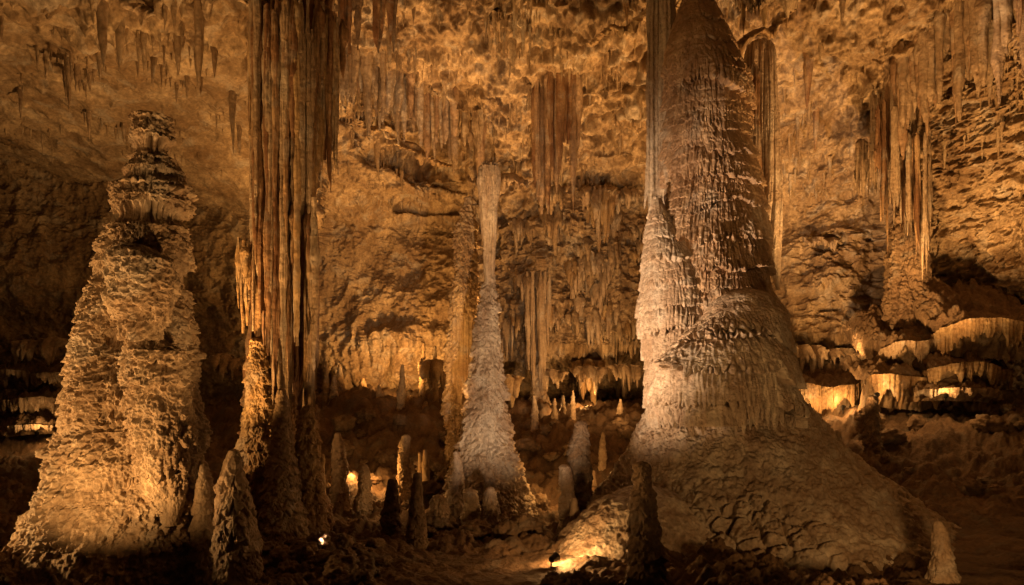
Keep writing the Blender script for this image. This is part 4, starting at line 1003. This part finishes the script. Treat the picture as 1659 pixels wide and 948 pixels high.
def lampfix(loc, label, aim, s=1.0):
    from mathutils import Vector
    loc = np.array(loc, float)
    t = thing('floodlight', label, 'lamp', loc)
    d = Vector([float(v) for v in aim]) - Vector([float(v) for v in loc]); q = d.to_track_quat('Z', 'Y')
    V, Fc = cyl(.07 * s, .10 * s, 0, .2 * s)
    h = obj('housing', mesh_from(V, Fc, 'housing'), M['housing'], t); h.rotation_euler = q.to_euler(); h.location = (0, 0, .10 * s)
    a = np.linspace(0, 2 * np.pi, 20, endpoint=False)
    V = np.concatenate([np.stack([r * np.cos(a), r * np.sin(a), np.full(20, z)], 1) for r, z in ((.09 * s, .195 * s), (.06 * s, .21 * s), (.001, .215 * s))])
    l = obj('lens', mesh_from(V, grid_faces(3, 20, True), 'lens'), M['lens'], h)
    V, Fc = cyl(.02 * s, .02 * s, -.12 * s, .12 * s, 10)
    obj('stake', mesh_from(V, Fc, 'stake'), M['housing'], t)
    return t

# visible floor lamps
def vis(px_, py_, D, label, aim, power, col=WARM, s=1.0, lift=.25, toward=None):
    p = P(px_, py_, D); lampfix(p - np.array([0, 0, .12]), label, aim, s)
    q = p + (np.array(aim) - p) / np.linalg.norm(np.array(aim) - p) * .35 + np.array([0, 0, .05])
    light(q, power, col, .08)
vis(893, 905, 13.6, 'small floodlight on the ground at the toe of the giant cone', P(985, 850, 15.2), 110, WARM, .9)
vis(950, 663, 31.0, 'floodlight at the foot of the golden drip wall in the far nook', P(952, 620, 32.2), 110, AMBER)
vis(993, 667, 30.5, 'smaller floodlight glinting beside the far nook on the middle slope', P(995, 620, 32.5), 50, WARM, .7)
vis(907, 671, 29.5, 'tiny floodlight at the foot of the small far column', P(880, 640, 30.5), 30, WARM, .6)
vis(1313, 665, 24.4, 'floodlight under the lowest balcony shelf, nearest the giant column', P(1320, 640, 25.6), 75, WARM, .8)
vis(1366, 661, 24.4, 'floodlight under the lowest balcony shelf, nearest the dark pillar', P(1372, 630, 25.6), 75, WARM, .8)
vis(1420, 641, 21.8, 'floodlight at the scalloped shelf of the balcony', P(1430, 615, 22.8), 75, WARM, .8)
vis(1532, 641, 20.8, 'small shaded floodlight on the low mound at the balcony end', P(1545, 600, 22.5), 45, WARM, .7)
vis(722, 704, 28.5, 'floodlight low on the rocks behind the rough golden column', P(715, 660, 30), 80, AMBER, .7)
vis(628, 812, 17.5, 'tiny lamp glinting behind the dark stub stalagmite', P(600, 770, 21), 10, WARM, .45)
vis(60, 704, 26.0, 'small lamp on the floor of the dark alcove behind the huge stalagmite', P(55, 650, 27.3), 45, WARM, .8)

# fixtureless lights: some for hidden lamps, others added, even in open view
# key lights added on the walkway side
light(P(470, 885, 12.6), 11500, PALE, .2, P(1085, 480, 17.5), 44, .9)               # giant column from the left
light((-9.5, 2.0, -2.4), 4000, WARM, .25, P(1190, 330, 18), 40, .9)
light((1.1, 9.0, -3.2), 4600, PALE, .2, P(795, 520, 21), 46, .6)
light(P(520, 890, 13.2), 4200, PALE, .2, P(665, 170, 25), 30, .8)                   # diagonal fringe                   # slender column
light((-11.5, 1.0, -3.0), 2300, WARM, .15, P(225, 400, 13), 44, .8)                 # front of the huge stalagmite
light((-6.9, 9.6, -2.65), 560, WARM, .08, P(225, 560, 12.4), 120, .8)                 # its foot
light((-1.2, 9.0, -3.1), 1500, WARM, .12, P(255, 300, 13), 46, .8)                    # its right side and top
light((-15.0, 10.0, -2.6), 5200, WARM, .2, P(170, 560, 13), 70, .6)                 # its left edge
light(P(335, 650, 15.2), 1500, AMBER, .12, P(425, 330, 16.3), 60, .8)
light(P(350, 725, 14.7), 420, AMBER, .12, P(430, 420, 16.2), 100, .8)              # red-brown column, left side
light(P(640, 850, 13.0), 1500, WARM, .12, P(470, 120, 16.2), 62, .8)                # its front
light(P(572, 762, 21.6), 80, AMBER, .1)                                            # behind the backlit pair
light(P(615, 765, 21.4), 80, AMBER, .1)
light(P(700, 790, 22.8), 90, AMBER, .1)
light(P(893, 765, 21.2), 60, AMBER, .1)
light(P(968, 765, 21.2), 80, AMBER, .1)
light(P(690, 700, 19.3), 800, AMBER, .3, P(742, 540, 23.8), 60, .8)                # rough golden column
light((12.5, 5.0, -2.5), 5000, WARM, .2, P(1245, 240, 19.5), 22, .8)                # flank of the giant column
light(P(640, 630, 30.0), 1700, AMBER, .15, P(630, 480, 34), 140, .8)                 # golden wall
light(P(560, 660, 26.0), 3600, AMBER, .2, P(620, 150, 29), 80, .8)
light(P(835, 730, 26.0), 21000, WARM, .15, P(830, 0, 22.0), 96, .7)
light(P(765, 890, 13.4), 6500, WARM, .15, P(800, 40, 23), 38, .9)                 # added light on the open path, brightens the ceiling
light(P(1010, 690, 24.0), 2600, WARM, .25, P(930, 420, 32), 110, .8)
light(P(1590, 720, 16.5), 8000, WARM, .2, P(1580, 120, 19), 100, .4)
light(P(1345, 700, 20.0), 4500, WARM, .2, P(1380, 150, 26), 90, .6)              # sloping wall at the right
light(P(1385, 590, 25.6), 260, WARM, .2, P(1340, 470, 28), 120, .8)
light(P(330, 700, 20.0), 3200, WARM, .2, P(180, 130, 22), 110, .8)                  # roof slab at the left
light((6.3, 8.4, -2.9), 380, WARM, .2, (6.6, 14.0, -2.4), 90, .7)
light((3.6, 4.0, -3.0), 200, WARM, .25, P(1180, 800, 15), 60, .8)                   # cone skirt

w = bpy.data.worlds.new('World'); S.world = w; w.use_nodes = True
bg = w.node_tree.nodes['Background']; bg.inputs[0].default_value = (1.0, .56, .25, 1); bg.inputs[1].default_value = .008

# ------------------------------------------------------------------ camera and render settings
cam = bpy.data.cameras.new('camera'); co = bpy.data.objects.new('camera', cam); COL.objects.link(co)
co.location = (0, 0, 0); co.rotation_euler = (math.pi / 2, 0, 0)
cam.sensor_width = 36; cam.lens = 36 * F / 1659; cam.shift_y = (HY - 474) / 1659
cam.clip_end = 500; cam.clip_start = .05
S.camera = co
S.view_settings.view_transform = 'Standard'; S.view_settings.look = 'None'; S.view_settings.exposure = 0; S.view_settings.gamma = 1
try:
    S.cycles.use_denoising = True; S.cycles.max_bounces = 5; S.cycles.diffuse_bounces = 3
    S.cycles.sample_clamp_indirect = 3
except Exception: pass
